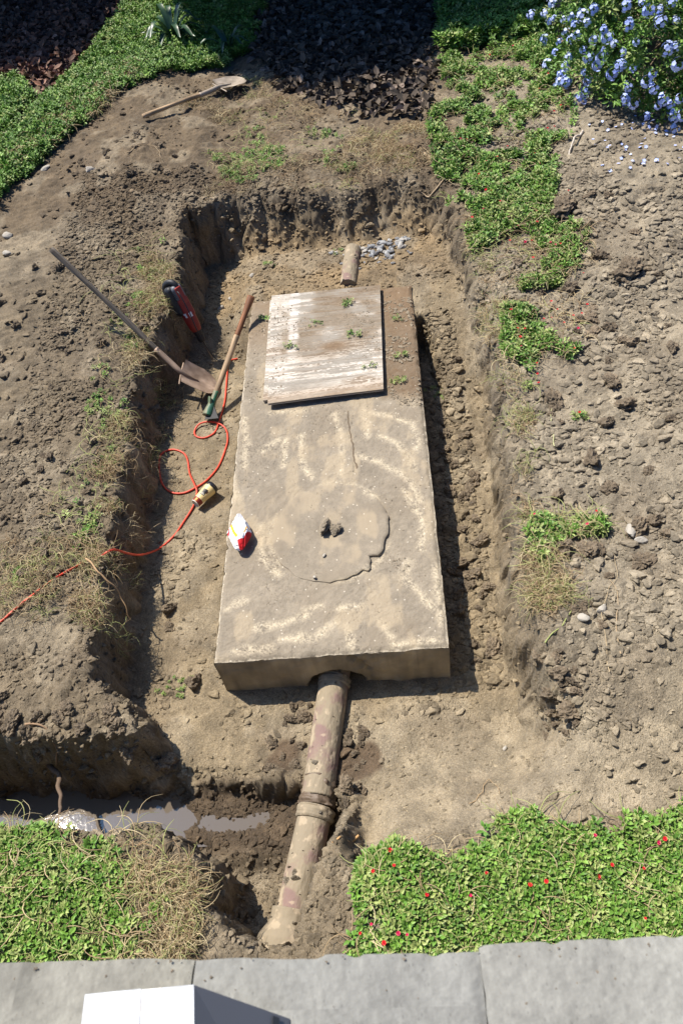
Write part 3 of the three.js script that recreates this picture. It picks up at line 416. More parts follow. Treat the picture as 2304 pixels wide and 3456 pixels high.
// mattock: pale handle, green painted eye, dark adze blade
{
  const e = V(-0.544, 0.145, -2.83), b = V(-0.874, -0.245, -2.1), d = e.clone().sub(b).normalize(), o = thing('mattock', 'mattock with pale worn handle and green painted head leaning on the tank', 'mattock', b.toArray());
  const L = e.distanceTo(b), pt = (s) => d.clone().multiplyScalar(s);
  part('handle', tube([pt(0.03), pt(L * 0.35), pt(L * 0.66)], (t) => 0.0205 + 0.002 * sst(0.25, 0, t), 30, 14), paleWood, o);
  part('handle_grip', tube([pt(L * 0.655), pt(L * 0.8), pt(L * 0.93), pt(L)], (t) => 0.0195 + 0.008 * sst(0.5, 1, t), 20, 14), brownWood, o);
  const green = new THREE.MeshStandardMaterial({ map: tex(128, 128, (u, v) => { const n = fbm2(u * 6, v * 6, 111, 4); return n > 0.02 ? [0.46, 0.47, 0.38] : [0.16 + 0.1 * n, 0.4 + 0.2 * n, 0.3 + 0.1 * n]; }, true), roughness: 0.6 }), steel = std([0.06, 0.06, 0.06], 0.85);
  const sd = V().crossVectors(d, V(0, 1, 0)).normalize(), n = V().crossVectors(sd, d).normalize();
  const eye = part('eye', tube([pt(-0.025), pt(0.02), pt(0.07), pt(0.16)], (t) => mix(0.038, 0.0215, sst(0, 0.75, t)), 16, 16), green, o);
  const blade = (root, dir, across, len, w0, w1) => {           // a flat tapering blade from the eye outwards
    const D = V(...dir).normalize(), Ac = V(...across).normalize(), N = V().crossVectors(D, Ac).normalize(), P = [], I = [], m = 10;
    for (const k of [1, -1]) for (let i = 0; i <= m; i++) { const t = i / m, w = mix(w0, w1, t) / 2, th = mix(0.012, 0.0015, t) * k; for (const q of [-1, 1]) { const v = root.clone().addScaledVector(D, t * len).addScaledVector(Ac, q * w).addScaledVector(N, th + 0.012 * t * t); P.push(v.x, v.y, v.z); } }
    const b2 = (m + 1) * 2; for (let i = 0; i < m; i++) { const a = i * 2; I.push(a, a + 1, a + 2, a + 1, a + 3, a + 2, b2 + a, b2 + a + 2, b2 + a + 1, b2 + a + 1, b2 + a + 2, b2 + a + 3, a, a + 2, b2 + a, b2 + a, a + 2, b2 + a + 2, a + 1, b2 + a + 1, a + 3, a + 3, b2 + a + 1, b2 + a + 3); } const e2 = m * 2; I.push(e2, e2 + 1, b2 + e2, b2 + e2, e2 + 1, b2 + e2 + 1);
    let g = new THREE.BufferGeometry(); g.setAttribute('position', new THREE.Float32BufferAttribute(P, 3)); g.setIndex(I); g = g.toNonIndexed(); g.computeVertexNormals(); return g;
  };
  part('adze_blade', blade(pt(0.045), [0.1, -0.3, 0.85], [0.9, 0.1, 0.1], 0.1, 0.05, 0.1), steel, o);
  part('cutter_blade', blade(pt(0.045), [-0.12, 0.75, -0.5], [0.5, 0.45, 0.7], 0.07, 0.035, 0.05), green, o);
  void eye;
}
// demolition hammer standing on its chisel in the corner of the pit
{
  const b = V(-0.905, -0.272, -2.69), e = V(-1.075, 0.29, -2.86), up = e.clone().sub(b).normalize(), o = thing('demolition_hammer', 'red and black electric demolition hammer leaning on the pit wall', 'jackhammer', b.toArray());
  const q = new THREE.Quaternion().setFromUnitVectors(V(0, 1, 0), up); o.scale.set(0.88, 0.95, 0.88); o.quaternion.copy(q).multiply(new THREE.Quaternion().setFromAxisAngle(V(0, 1, 0), -0.55));
  const red = std([0.27, 0.024, 0.017], 0.5), black = std([0.016, 0.017, 0.02], 0.55), grey = std([0.12, 0.13, 0.15], 0.5), steel = std([0.2, 0.18, 0.16], 0.45, { metalness: 0.7 }), white = std([0.75, 0.75, 0.75], 0.5);
  const lathe = (pts, n = 32) => new THREE.LatheGeometry(pts.map(([r, y]) => new THREE.Vector2(r, y)), n);
  part('chisel', lathe([[0.001, 0], [0.008, 0.012], [0.0105, 0.05], [0.0105, 0.2]], 12), steel, o);
  part('chuck', lathe([[0.012, 0.17], [0.024, 0.172], [0.03, 0.19], [0.031, 0.22], [0.027, 0.228], [0.034, 0.238], [0.038, 0.27], [0.036, 0.28]]), black, o);
  part('barrel_housing', lathe([[0.036, 0.265], [0.042, 0.272], [0.049, 0.3], [0.054, 0.36], [0.054, 0.41], [0.05, 0.42]]), red, o);
  const body = part('motor_housing', new RoundedBoxGeometry(0.085, 0.18, 0.1, 5, 0.034), red, o); body.position.set(0.014, 0.46, 0.0);
  const dark = part('gear_cover', new RoundedBoxGeometry(0.085, 0.23, 0.118, 5, 0.03), black, o); dark.position.set(-0.026, 0.53, 0.014);
  const badge = part('badge', new RoundedBoxGeometry(0.003, 0.036, 0.03, 2, 0.001), white, body); badge.position.set(0.0415, -0.055, 0.02);
  const mark = part('badge_mark', new RoundedBoxGeometry(0.03, 0.034, 0.003, 2, 0.001), white, body); mark.position.set(0.008, -0.05, 0.0495);
  const cap = part('rear_cap', new RoundedBoxGeometry(0.082, 0.12, 0.1, 5, 0.03), grey, o); cap.position.set(0.008, 0.58, 0);
  const stripe = part('side_panel', new RoundedBoxGeometry(0.02, 0.13, 0.06, 3, 0.008), std([0.3, 0.03, 0.02], 0.5), o); stripe.position.set(0.05, 0.56, 0.01);
  for (let k = 0; k < 5; k++) { const v = part('vent', new RoundedBoxGeometry(0.052, 0.005, 0.003, 1, 0.001), black, cap); v.position.set(0.003, -0.026 + k * 0.012, 0.0525); }
  part('handle', tube([[-0.03, 0.5, 0.02], [-0.085, 0.53, 0.025], [-0.09, 0.6, 0.025], [-0.07, 0.65, 0.02], [-0.02, 0.668, 0.01], [0.025, 0.65, 0], [0.035, 0.6, 0]], (t) => 0.024 - 0.003 * Math.abs(t - 0.5), 40, 14), black, o);
  part('power_lead', tube([[0.045, 0.6, 0.03], [0.09, 0.58, 0.05], [0.105, 0.45, 0.06], [0.085, 0.3, 0.06], [0.075, 0.14, 0.05], [0.1, 0.03, 0.04], [0.16, 0.008, 0.03]], 0.0045, 40, 8), black, o);
}
// orange-red extension lead
{
  const pts = CORD.map(([x, y, z], i) => { const h = H(x, z); const wall = y > -0.25 && y < 0.12; return V(x, wall ? Math.max(y, -0.25) : h + 0.008, z); });
  // where the lead crosses itself it rides over
  for (const k of [9, 10, 26, 27]) pts[k].y += 0.012; pts[28].y += 0.004;
  single('extension_cord', tube(pts, 0.0062, 420, 8), std([0.62, 0.06, 0.026], 0.45), 'bright orange-red extension cord looped on the pit floor and up over the bank', 'cord');
}
// paper coffee cup on its side
{
  const cv = document.createElement('canvas'); cv.width = 1024; cv.height = 512; const c = cv.getContext('2d');
  c.fillStyle = '#dcc58a'; c.fillRect(0, 0, 1024, 512); c.fillStyle = '#7d2a17'; c.fillRect(0, 392, 1024, 120); c.fillStyle = '#e6d3a4'; c.fillRect(0, 382, 1024, 12);
  for (const ox of [0, 512]) {
    c.fillStyle = '#15130f'; c.beginPath(); c.moveTo(ox + 190, 150); c.lineTo(ox + 330, 142); c.lineTo(ox + 340, 300); c.lineTo(ox + 200, 312); c.fill(); c.fillStyle = '#4c2a17'; c.fillRect(ox + 325, 165, 36, 62);
    c.fillStyle = '#e9e3d2'; for (let k = 0; k < 7; k++) c.fillRect(ox + 214 + k * 16, 268 + (k % 2) * 4, 10, 18); c.fillRect(ox + 214, 250, 88, 6);
    c.strokeStyle = '#8a5a2b'; c.lineWidth = 3; for (let k = 0; k < 5; k++) { c.beginPath(); c.moveTo(ox + 60, 70 + k * 20); c.lineTo(ox + 150 - (k % 3) * 14, 70 + k * 20); c.stroke(); }
    c.strokeStyle = '#f4b41a'; c.lineWidth = 13; c.lineCap = 'round'; for (const dx of [0, 34]) { c.beginPath(); c.moveTo(ox + 200 + dx, 484); c.bezierCurveTo(ox + 203 + dx, 405, ox + 231 + dx, 405, ox + 234 + dx, 484); c.stroke(); }
  }
  const t = new THREE.CanvasTexture(cv); t.colorSpace = THREE.SRGBColorSpace; t.wrapS = THREE.RepeatWrapping;
  const b = V(-0.878, -0.242, -1.277), e = V(-0.772, -0.235, -1.408), o = thing('paper_cup', 'cream and brown paper coffee cup with dark lid lying on the pit floor', 'cup', b.toArray());
  const d = e.clone().sub(b).normalize(); o.quaternion.setFromUnitVectors(V(0, 1, 0), d);
  const roll = new THREE.Quaternion().setFromAxisAngle(V(0, 1, 0), 1.15); o.quaternion.multiply(roll);
  const lathe = (pts, n = 48) => new THREE.LatheGeometry(pts.map(([r, y]) => new THREE.Vector2(r, y)), n);
  part('sleeve', lathe([[0.0285, 0], [0.0335, 0.05], [0.038, 0.1], [0.0425, 0.148]]), new THREE.MeshStandardMaterial({ map: t, roughness: 0.5, side: THREE.DoubleSide }), o);
  part('bottom', lathe([[0.0, 0.006], [0.026, 0.006], [0.027, -0.001], [0.0292, -0.001], [0.0292, 0.003]]), std([0.72, 0.69, 0.62], 0.7), o);
  part('lid', lathe([[0.0432, 0.14], [0.0455, 0.142], [0.0455, 0.15], [0.042, 0.153], [0.0405, 0.166], [0.036, 0.168], [0.035, 0.162], [0, 0.162]]), std([0.018, 0.018, 0.022], 0.3), o);
}
// crumpled paper bag
{
  const cv = document.createElement('canvas'); cv.width = cv.height = 512; const c = cv.getContext('2d'); c.fillStyle = '#eef0f4'; c.fillRect(0, 0, 512, 512);
  c.fillStyle = '#c8101c'; c.beginPath(); c.moveTo(512, 200); c.lineTo(440, 270); c.lineTo(350, 400); c.lineTo(262, 420); c.lineTo(290, 512); c.lineTo(512, 512); c.fill(); c.beginPath(); c.moveTo(0, 330); c.lineTo(120, 250); c.lineTo(130, 300); c.lineTo(0, 390); c.fill();
  c.strokeStyle = '#f2a818'; c.lineWidth = 34; c.beginPath(); c.moveTo(40, 180); c.lineTo(150, 235); c.bezierCurveTo(180, 280, 190, 330, 260, 380); c.stroke(); c.lineWidth = 14; c.beginPath(); c.moveTo(440, 190); c.bezierCurveTo(390, 240, 390, 300, 360, 340); c.stroke();
  const t = new THREE.CanvasTexture(cv); t.colorSpace = THREE.SRGBColorSpace;
  // a stuffed sack: an ellipsoid knocked flat by many planes, pinched towards its twisted top, with sharp creases
  let g = new THREE.IcosahedronGeometry(1, 22); g.deleteAttribute('uv'); g.deleteAttribute('normal'); g = mergeVertices(g, 1e-4);
  const q = rngOf(4242), pl = Array.from({ length: 34 }, () => { const u = q() * 2 - 1, a = q() * 6.28, r = Math.sqrt(1 - u * u); return [Math.cos(a) * r, u, Math.sin(a) * r, mix(0.7, 0.98, q())]; }), p = g.attributes.position, U = [];
  for (let i = 0; i < p.count; i++) {
    const x = p.getX(i), y = p.getY(i), z = p.getZ(i); let k = 1.05, k2 = 1.05; for (const [a, b, c2, d] of pl) { const h = a * x + b * y + c2 * z; if (h > 0.05) { const v = d / h; if (v < k) { k2 = k; k = v; } else if (v < k2) k2 = v; } }
    k -= 0.07 * sst(0.05, 0, k2 - k); k *= 1 + 0.05 * Math.abs(fbm3(x * 5, y * 5, z * 5, 3));
    const w = mix(0.5, 1, sst(-1.0, 0.2, z)), X = x * k * 0.068 * w + 0.012 * z, Y = Math.max(0.002, 0.045 + y * k * 0.05 * mix(0.8, 1, sst(-1, 0.3, z))), Z = z * k * 0.115;
    p.setXYZ(i, X, Y, Z); U.push(X / 0.16 + 0.5, 0.5 - Z / 0.24);
  }
  g.setAttribute('uv', new THREE.Float32BufferAttribute(U, 2)); g = g.toNonIndexed(); g.computeVertexNormals();
  single('paper_bag', g, new THREE.MeshStandardMaterial({ map: t, roughness: 0.75, side: THREE.DoubleSide }), 'crumpled white, red and yellow paper bag on the tank', 'paper bag', [-0.498, 0.006, -0.785]).scale.setScalar(1.15);
}
let gritItems, gritParent;
// ---------------------------------------------------------------- the parapet below the camera, of concrete blocks, and a white carton on it
{
  const o = thing('parapet_wall', 'grey concrete block parapet, its capping blocks at the very front', 'wall', [0, 0, 1.8]);
  const cmap = tex(1024, 512, (u, v) => { const n = fbm2(u * 5, v * 3, 131, 5), f = fbm2(u * 70, v * 36, 132, 3), k = 1 + 0.12 * n + 0.14 * f; const w = worley(u * 60, v * 30, 133); const p = (w[1] > 0.93 && w[0] < 0.2 ? 0.9 : 1) * (1 - 0.12 * sst(0.1, 0.35, fbm2(u * 3 + 8, v * 2, 134, 4))); return [0.5 * k * p, 0.5 * k * p, 0.475 * k * p]; }, true);
  const mats = [0, 1, 2].map((k) => { const m = cmap.clone(); m.offset.set(k * 0.31, k * 0.2); return new THREE.MeshStandardMaterial({ map: m, color: new THREE.Color().setRGB(...[[1, 1, 1], [0.93, 0.94, 0.96], [1.0, 0.98, 0.93]][k]), bumpMap: concreteBump, bumpScale: 0.003, roughness: 0.9 }); });
  const joints = [-2.92, -2.535, -2.15, -1.765, -1.38, -0.995, -0.61, -0.24, 0.133, 0.5, 0.885, 1.27, 1.655, 2.04, 2.425, 2.81, 3.195];
  const dz = [0, 0.002, 0.001, 0, 0.002, 0.001, 0, -0.002, 0.002, -0.006, 0.001, 0.001, 0, 0.002, 0.001, 0];
  for (let i = 0; i + 1 < joints.length; i++) { const w = joints[i + 1] - joints[i] - 0.0012; const bg = new THREE.BoxGeometry(w, 0.09, 0.3, 60, 4, 16), bp = bg.attributes.position;   // worn arrises, chipped along the outer edge
    for (let k = 0; k < bp.count; k++) { const x = bp.getX(k), y = bp.getY(k), z = bp.getZ(k), e = 0.15 + z, ex = w / 2 - Math.abs(x), t2 = y > 0.044 ? 1 : 0, q = Math.max(0, noise2(x * 40 + i * 9, 2, 151)) ** 2, n1 = noise2(x * 14 + i * 5, z * 14, 152);
      bp.setXYZ(k, x - Math.sign(x) * 0.002 * (ex < 0.001 ? Math.max(0, noise2(z * 50, i, 153)) : 0), y - t2 * (0.0035 * sst(0.02, 0, e) + 0.003 * sst(0.014, 0, ex) + 0.008 * q * sst(0.02, 0, e)) + t2 * 0.0008 * n1, z + (e < 0.001 ? 0.0015 * n1 + 0.004 * q : 0)); }
    bg.computeVertexNormals(); const b = part('capping_block', bg, mats[[0, 2, 1][i % 3]], o); b.position.set((joints[i] + joints[i + 1]) / 2, 2.305 + (i % 2) * 0.001, 0.155 + dz[i]); b.rotation.y = 0.012 * Math.sin(i * 2.3); }
  const body = part('wall_face', new THREE.BoxGeometry(6.1, 3.2, 0.26), mats[1], o); body.position.set(0.14, 0.655, 0.17);
  { const gr = rngOf(1771), it = []; for (let k = 0; k < 170; k++) { const x = mix(-0.5, 1.2, gr()), z = 0.008 + 0.1 * gr() ** 3, q2 = mix(0.7, 1.2, gr()), s2 = mix(0.0005, 0.0024, gr() ** 3); it.push({ p: [x, 2.351, z], r: [0, gr() * 6, 0], s: [s2, s2 * 0.6, s2], c: [0.24 * q2, 0.2 * q2, 0.15 * q2] }); } gritItems = it; gritParent = o; }
  // carton: white top, sides that splay outwards with their shade painted in as grey
  const k = thing('white_carton', 'small white carton, shade of its splayed side painted grey, standing on the parapet', 'carton', [0.1, 2.352, 1.9]);
  const q = [[0.047, 2.47, 1.864], [0.171, 2.47, 1.8575], [0.184, 2.47, 1.97], [0.052, 2.47, 1.972]], f = [[0.03, 2.352, 1.866], [0.262, 2.352, 1.876], [0.262, 2.352, 2.0], [0.03, 2.352, 2.0]].map((p) => p);
  const quad = (a, b, c, d, th = 0) => { const g = new THREE.BufferGeometry(), P = [a, b, c, a, c, d].flatMap((p) => [p[0] - 0.1, p[1] - 2.352 + th, p[2] - 1.9]); g.setAttribute('position', new THREE.Float32BufferAttribute(P, 3)); g.setAttribute('uv', new THREE.Float32BufferAttribute([0, 1, 1, 1, 1, 0, 0, 1, 1, 0, 0, 0], 2)); g.computeVertexNormals(); return g; };
  const paper = new THREE.MeshStandardMaterial({ map: tex(256, 256, (u, v) => { const n = 0.8 + 0.1 * fbm2(u * 4, v * 4, 141, 3) - 0.12 * sst(0.14, 0.3, fbm2(u * 2 + 5, v * 5, 142, 4)) - 0.1 * sst(0.012, 0, Math.abs(u - 0.6 + 0.01 * noise2(v * 9, 0, 3))); return [n * 0.97, n, n * 1.03]; }, true), roughness: 0.6, side: THREE.DoubleSide }), shadeGrey = std([0.13, 0.135, 0.15], 0.6, { side: THREE.DoubleSide });
  part('top', quad(q[0], q[1], q[2], q[3]), paper, k); part('side', quad(q[1], f[1], f[2], q[2]), shadeGrey, k); part('side', quad(q[0], q[3], f[3], f[0]), shadeGrey, k); part('end', quad(q[0], f[0], f[1], q[1]), shadeGrey, k); part('end', quad(q[3], q[2], f[2], f[3]), shadeGrey, k);
  const tq = (u, v) => { const a = [0, 1, 2].map((n) => mix(q[0][n], q[1][n], u)), b = [0, 1, 2].map((n) => mix(q[3][n], q[2][n], u)); return [0, 1, 2].map((n) => mix(a[n], b[n], v)); };
  part('tape', quad(tq(0.52, 0.004), tq(0.7, 0.004), tq(0.72, 0.99), tq(0.53, 0.99), 0.0008), std([0.62, 0.6, 0.54], 0.3, { side: THREE.DoubleSide }), k);
  part('flap', quad(tq(-0.01, 0.0), tq(0.515, -0.004), tq(0.52, 1), tq(-0.005, 1), 0.0022), paper, k);
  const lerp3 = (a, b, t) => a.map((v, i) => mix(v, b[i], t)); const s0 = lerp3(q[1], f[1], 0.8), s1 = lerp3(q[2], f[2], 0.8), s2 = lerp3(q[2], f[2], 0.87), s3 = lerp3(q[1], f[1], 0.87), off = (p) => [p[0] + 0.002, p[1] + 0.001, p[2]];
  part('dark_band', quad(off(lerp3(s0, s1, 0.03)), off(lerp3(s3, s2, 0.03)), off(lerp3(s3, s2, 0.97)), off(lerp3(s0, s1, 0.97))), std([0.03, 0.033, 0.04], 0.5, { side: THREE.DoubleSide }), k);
}
// ---------------------------------------------------------------- loose soil
const M4 = new THREE.Matrix4(), QQ = new THREE.Quaternion(), EU = new THREE.Euler();
function instanced(name, geo, mat, items, parent, kind = 'stuff') {   // items: {p:[x,y,z], r:[x,y,z], s:number|[..], c:[r,g,b]}
  const o = new THREE.InstancedMesh(geo, mat, items.length); o.name = name; o.userData.kind = kind; o.castShadow = o.receiveShadow = true;
  const c = new THREE.Color();
  items.forEach((it, i) => { const s = typeof it.s === 'number' ? [it.s, it.s, it.s] : it.s; M4.compose(V(...it.p), it.q ?? QQ.setFromEuler(EU.set(...it.r)), V(...s)); o.setMatrixAt(i, M4); if (it.c) o.setColorAt(i, c.setRGB(...it.c)); });
  parent.add(o); return o;
}
const crumbMat = new THREE.MeshStandardMaterial({ color: 0xffffff, map: soilMap, roughness: 1 });
function clodMask(x, z) {
  const s = sdPoly(PIT, x, z), t = sdPoly(TRENCH, x, z);
  if (Math.abs(x) < 0.6 && z < 0.02 && z > -3.0) return 0;
  if (t > -0.06) return 0.95;
  if (s < 0.02) { if (s > -0.1 && x < 0.8) return 1; if (z > 0.5 && x > 0.1) return 0.4; if (x > 0 && s > -0.16 - 0.1 * noise2(z * 4, 1, 9) && z < 0.2) return 0.3; return 0.18 + 1.3 * sst(-0.22, 0.22, fbm2(x * 2.6, z * 2.6, 201, 4)); }
  if (x > 0.6 && z < 0.05 && z > -2.7) return x > 0.85 ? 0.12 : 1.5;
  if (z > 0.1 && x > 0.1) return 0.15 + 0.5 * sst(0.02, 0.25, fbm2(x * 4, z * 4, 202, 3));
  if (z < -3.0) return 0.45;
  return 0.1 + 0.5 * sst(0.02, 0.3, fbm2(x * 4, z * 4, 203, 3));
}
{
  const g = new THREE.Group(); g.name = 'soil_crumbs'; tag(g, 'loose crumbs and lumps of dry brown soil strewn over banks and pit', 'soil', null, 'stuff'); scene.add(g);
  const lists = clodGeos.map(() => []), r = rngOf(77);
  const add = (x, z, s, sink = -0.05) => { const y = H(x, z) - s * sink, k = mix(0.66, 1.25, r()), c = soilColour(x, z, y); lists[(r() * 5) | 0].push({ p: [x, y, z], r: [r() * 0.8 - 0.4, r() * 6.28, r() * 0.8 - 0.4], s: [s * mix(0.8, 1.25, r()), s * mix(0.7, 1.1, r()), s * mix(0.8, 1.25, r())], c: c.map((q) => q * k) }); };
  const field = (n, x0, x1, z0, z1, s0, s1, pw) => { for (let i = 0; i < n; i++) { const x = mix(x0, x1, r()), z = mix(z0, z1, r()), m = clodMask(x, z); if (r() * 1.5 > m) continue; let s = s0 + (s1 - s0) * r() ** pw; if (x > 0.6 && x < 1 && z < 0.05 && z > -2.5) s *= 1.35; if (x > 0.1 && z > 0.2) s *= 0.7; add(x, z, s); } };
  field(150000, -2.0, 2.0, -4.4, 1.45, 0.003, 0.016, 3.2);
  field(14000, -2.0, 2.0, -4.4, 1.45, 0.009, 0.032, 3.2);
  field(12000, -3.2, 3.2, -6.4, -1.5, 0.007, 0.03, 3.0);
  field(15000, 1.0, 2.6, -4.4, 1.0, 0.007, 0.036, 2.6);
  // crumbs left lying on the tank, the lid and the boards
  const onTank = (n, poly, y, s1) => { for (const [x, z] of scatter(poly, n, 300 + n, (a, b, q) => q() < 0.06 + 1.2 * sst(0.02, 0.3, fbm2(a * 4, b * 4, 211, 4)))) { const s = 0.0012 + 0.7 * s1 * r() ** 9, k = mix(0.9, 1.25, r()); lists[(r() * 5) | 0].push({ p: [x, y(x, z) + s * 0.15, z], r: [0, r() * 6.28, 0], s: [s, s * 0.42, s], c: [0.27 * k, 0.228 * k, 0.168 * k] }); } };
  onTank(4200, [[-0.56, -0.02], [0.56, -0.02], [0.56, -1.85], [-0.56, -1.85]], (x, z) => (Math.hypot(x, (z + 0.775) / 1.06) < 0.31 ? 0.008 : 0.001), 0.004);
  onTank(500, [[0.12, -0.6], [0.5, -0.4], [0.55, -1.1], [0.3, -1.15]], (x, z) => (Math.hypot(x, (z + 0.775) / 1.06) < 0.31 ? 0.01 : 0.001), 0.007);
  onTank(1500, [[0.37, -1.75], [0.57, -1.7], [0.57, -2.95], [0.37, -2.95]], () => 0.001, 0.02);
  onTank(900, [[-0.57, -1.8], [-0.44, -1.8], [-0.44, -2.9], [-0.57, -2.9]], () => 0.001, 0.008);
  onTank(2200, [[-0.38, -1.95], [0.33, -2.0], [0.34, -2.93], [-0.4, -2.93]], () => 0.046, 0.007);
  onTank(260, [[-0.38, -1.9], [-0.3, -1.9], [-0.3, -2.35], [-0.38, -2.35]], () => 0.046, 0.01);
  lists.forEach((l, i) => instanced('crumbs', clodGeos[i], crumbMat, l, g));
}
instanced('grit', clodGeos[0], crumbMat, gritItems, gritParent);
// lumps large enough to pick out singly
{
  const r = rngOf(901), mats = [0.82, 0.95, 1.08].map((k) => new THREE.MeshStandardMaterial({ color: new THREE.Color().setRGB(0.25 * k, 0.2 * k, 0.14 * k), map: soilMap, bumpMap: soilBump, bumpScale: 0.012, roughness: 1 }));
  const put = (x, z, s, label, group, y) => { const o = single('soil_clod', bigClods[(r() * 3) | 0], mats[(r() * 3) | 0], label, 'clod', [x, (y ?? H(x, z)) + s * 0.12, z], group); o.scale.set(s * mix(0.85, 1.2, r()), s * mix(0.75, 1, r()), s * mix(0.85, 1.2, r())); o.rotation.set(r() * 0.5 - 0.25, r() * 6.28, r() * 0.5 - 0.25); return o; };
  const many = (n, poly, s0, s1, seed, label, group) => { for (const [x, z] of scatter(poly, n, seed)) put(x, z, s0 + (s1 - s0) * r() ** 2, label, group); };
  many(55, [[1.15, -3.3], [2.3, -3.4], [1.75, 0.2], [1.1, 0.2], [1.3, -1.5]], 0.028, 0.07, 31, 'loose dry clod on the heaped soil beside the green strip', 'clods on the heaped soil by the green strip');
  many(45, [[-1.28, -0.2], [-1.9, -0.3], [-2.5, -3.5], [-1.3, -3.6]], 0.022, 0.045, 32, 'loose clod on the bank where the cord and grey shovel lie', 'clods on the bank under the cord');
  many(40, [[-2.0, -4.3], [0.8, -4.2], [0.5, -4.7], [-1.6, -5.2]], 0.022, 0.05, 33, 'loose clod on the far bank above the pit end', 'clods on the far bank');
  many(46, [[0.66, -2.3], [0.86, -2.3], [0.86, 0.02], [0.64, 0.02]], 0.025, 0.055, 34, 'lump of soil in the gutter between tank and pit wall', 'lumps in the gutter beside the tank');
  many(26, [[-0.3, 0.1], [-0.13, 0.1], [-0.2, 0.48], [-0.36, 0.45]], 0.016, 0.035, 35, 'soil lump beside the dusty clay pipe', 'lumps beside the outlet pipe');
  many(22, [[0.02, 0.2], [0.14, 0.25], [0.14, 0.6], [0.03, 0.72]], 0.016, 0.04, 36, 'damp soil lump on the sunny flank of the clay pipes', 'lumps on the sunny flank of the pipes');
  many(26, [[-1.6, 0.15], [-0.8, 0.3], [-0.82, 0.42], [-1.7, 0.38]], 0.025, 0.06, 37, 'clod on the overhanging bank above the muddy water', 'clods above the muddy water');
  many(18, [[0.98, 0.1], [1.15, 0.1], [1.1, 0.5], [0.98, 0.5]], 0.022, 0.055, 38, 'dark clod on the crumbling bank corner beside the tank front', 'clods on the crumbling bank corner');
  put(1.2, 0.88, 0.06, 'big grey clod lying at the edge of the flowering lawn', null); put(1.67, -3.22, 0.1, 'largest dark clod at the top of the soil heap', null); put(1.94, -2.44, 0.1, 'broad low clod on the soil heap beside the small flowering patch', null);
  put(-0.77, -0.05, 0.055, 'lone lump on the pit floor near the tank front corner', null); put(-0.97, -0.53, 0.05, 'lump at the edge of the wall shadow on the pit floor', null); put(-0.95, -0.42, 0.03, 'smaller lump beside the one in the wall shadow', null);
}
// pebbles heaped by the inlet pipe, and pale stones here and there
{
  const r = rngOf(55), greys = [[0.3, 0.31, 0.31], [0.21, 0.22, 0.23], [0.36, 0.345, 0.31], [0.16, 0.16, 0.16]].map((c) => std(c, 0.8)), geo = [21, 22, 23].map((s) => clodGeo(s, 2, 0.1, 0.72, 3));
  const put = (x, z, s, m, label, group, dy = 0) => { const o = single('pebble', geo[(r() * 3) | 0], m, label, 'pebble', [x, H(x, z) + s * 0.25 + dy, z], group); o.scale.set(s * mix(0.9, 1.35, r()), s * mix(0.7, 1, r()), s * mix(0.7, 1, r())); o.rotation.set(r() * 0.6 - 0.3, r() * 6.28, r() * 0.6 - 0.3); };
  for (let i = 0; i < 62; i++) { const a = r() * 6.28, d = 0.16 * Math.sqrt(r()); put(0.42 + Math.cos(a) * d * 1.15, -3.58 + Math.sin(a) * d * 0.8, mix(0.014, 0.024, r()), greys[(r() * 4) | 0], 'rounded grey pebble in the little heap beside the inlet pipe', 'pebbles heaped by the inlet pipe', 0.02 * (1 - d / 0.16)); }
  for (let i = 0; i < 26; i++) put(mix(-0.02, 0.62, r()), mix(-3.66, -3.36, r()), mix(0.01, 0.018, r()), greys[(r() * 4) | 0], 'single pebble scattered on the soil around the inlet pipe', 'pebbles scattered round the inlet pipe');
  for (const [x, z, s, l] of [[-0.81, -3.31, 0.02, 'greyish stone nearest the shaded pit wall'], [-0.87, -3.22, 0.022, 'flat pale stone at the edge of the wall shadow'], [-0.63, -3.45, 0.02, 'round stone between the shaded wall and the inlet pipe'], [-2.48, -3.7, 0.035, 'whitest stone on the soil bank near the lawn edge'], [-2.43, -3.47, 0.03, 'second pale stone on the soil bank below the whitest'], [-1.93, -4.43, 0.035, 'pale stone on the far bank below the grey shovel'], [-2.34, -4.57, 0.032, 'stone at the upper edge of the bank beside the lawn'], [1.52, -0.47, 0.035, 'angular pale stone beyond the small weedy tuft'], [1.56, -0.41, 0.026, 'white stone next to the angular pale one'], [1.29, -0.04, 0.035, 'pale stone by the dead stems on the heap'], [1.2, 0.0, 0.028, 'small white stone below the dry root mat'], [0.8, 0.42, 0.014, 'tiny white stone on the smooth soil ramp'], [-0.08, -0.46, 0.012, 'tiny pale stone on the near rim of the round lid'], [-0.03, -0.6, 0.009, 'tiny white chip on the round lid']]) put(x, z, s, std([0.36, 0.335, 0.285], 0.9), l, undefined, Math.abs(x) < 0.5 && z > -0.9 && z < 0 ? 0.014 - H(x, z) : 0);
}
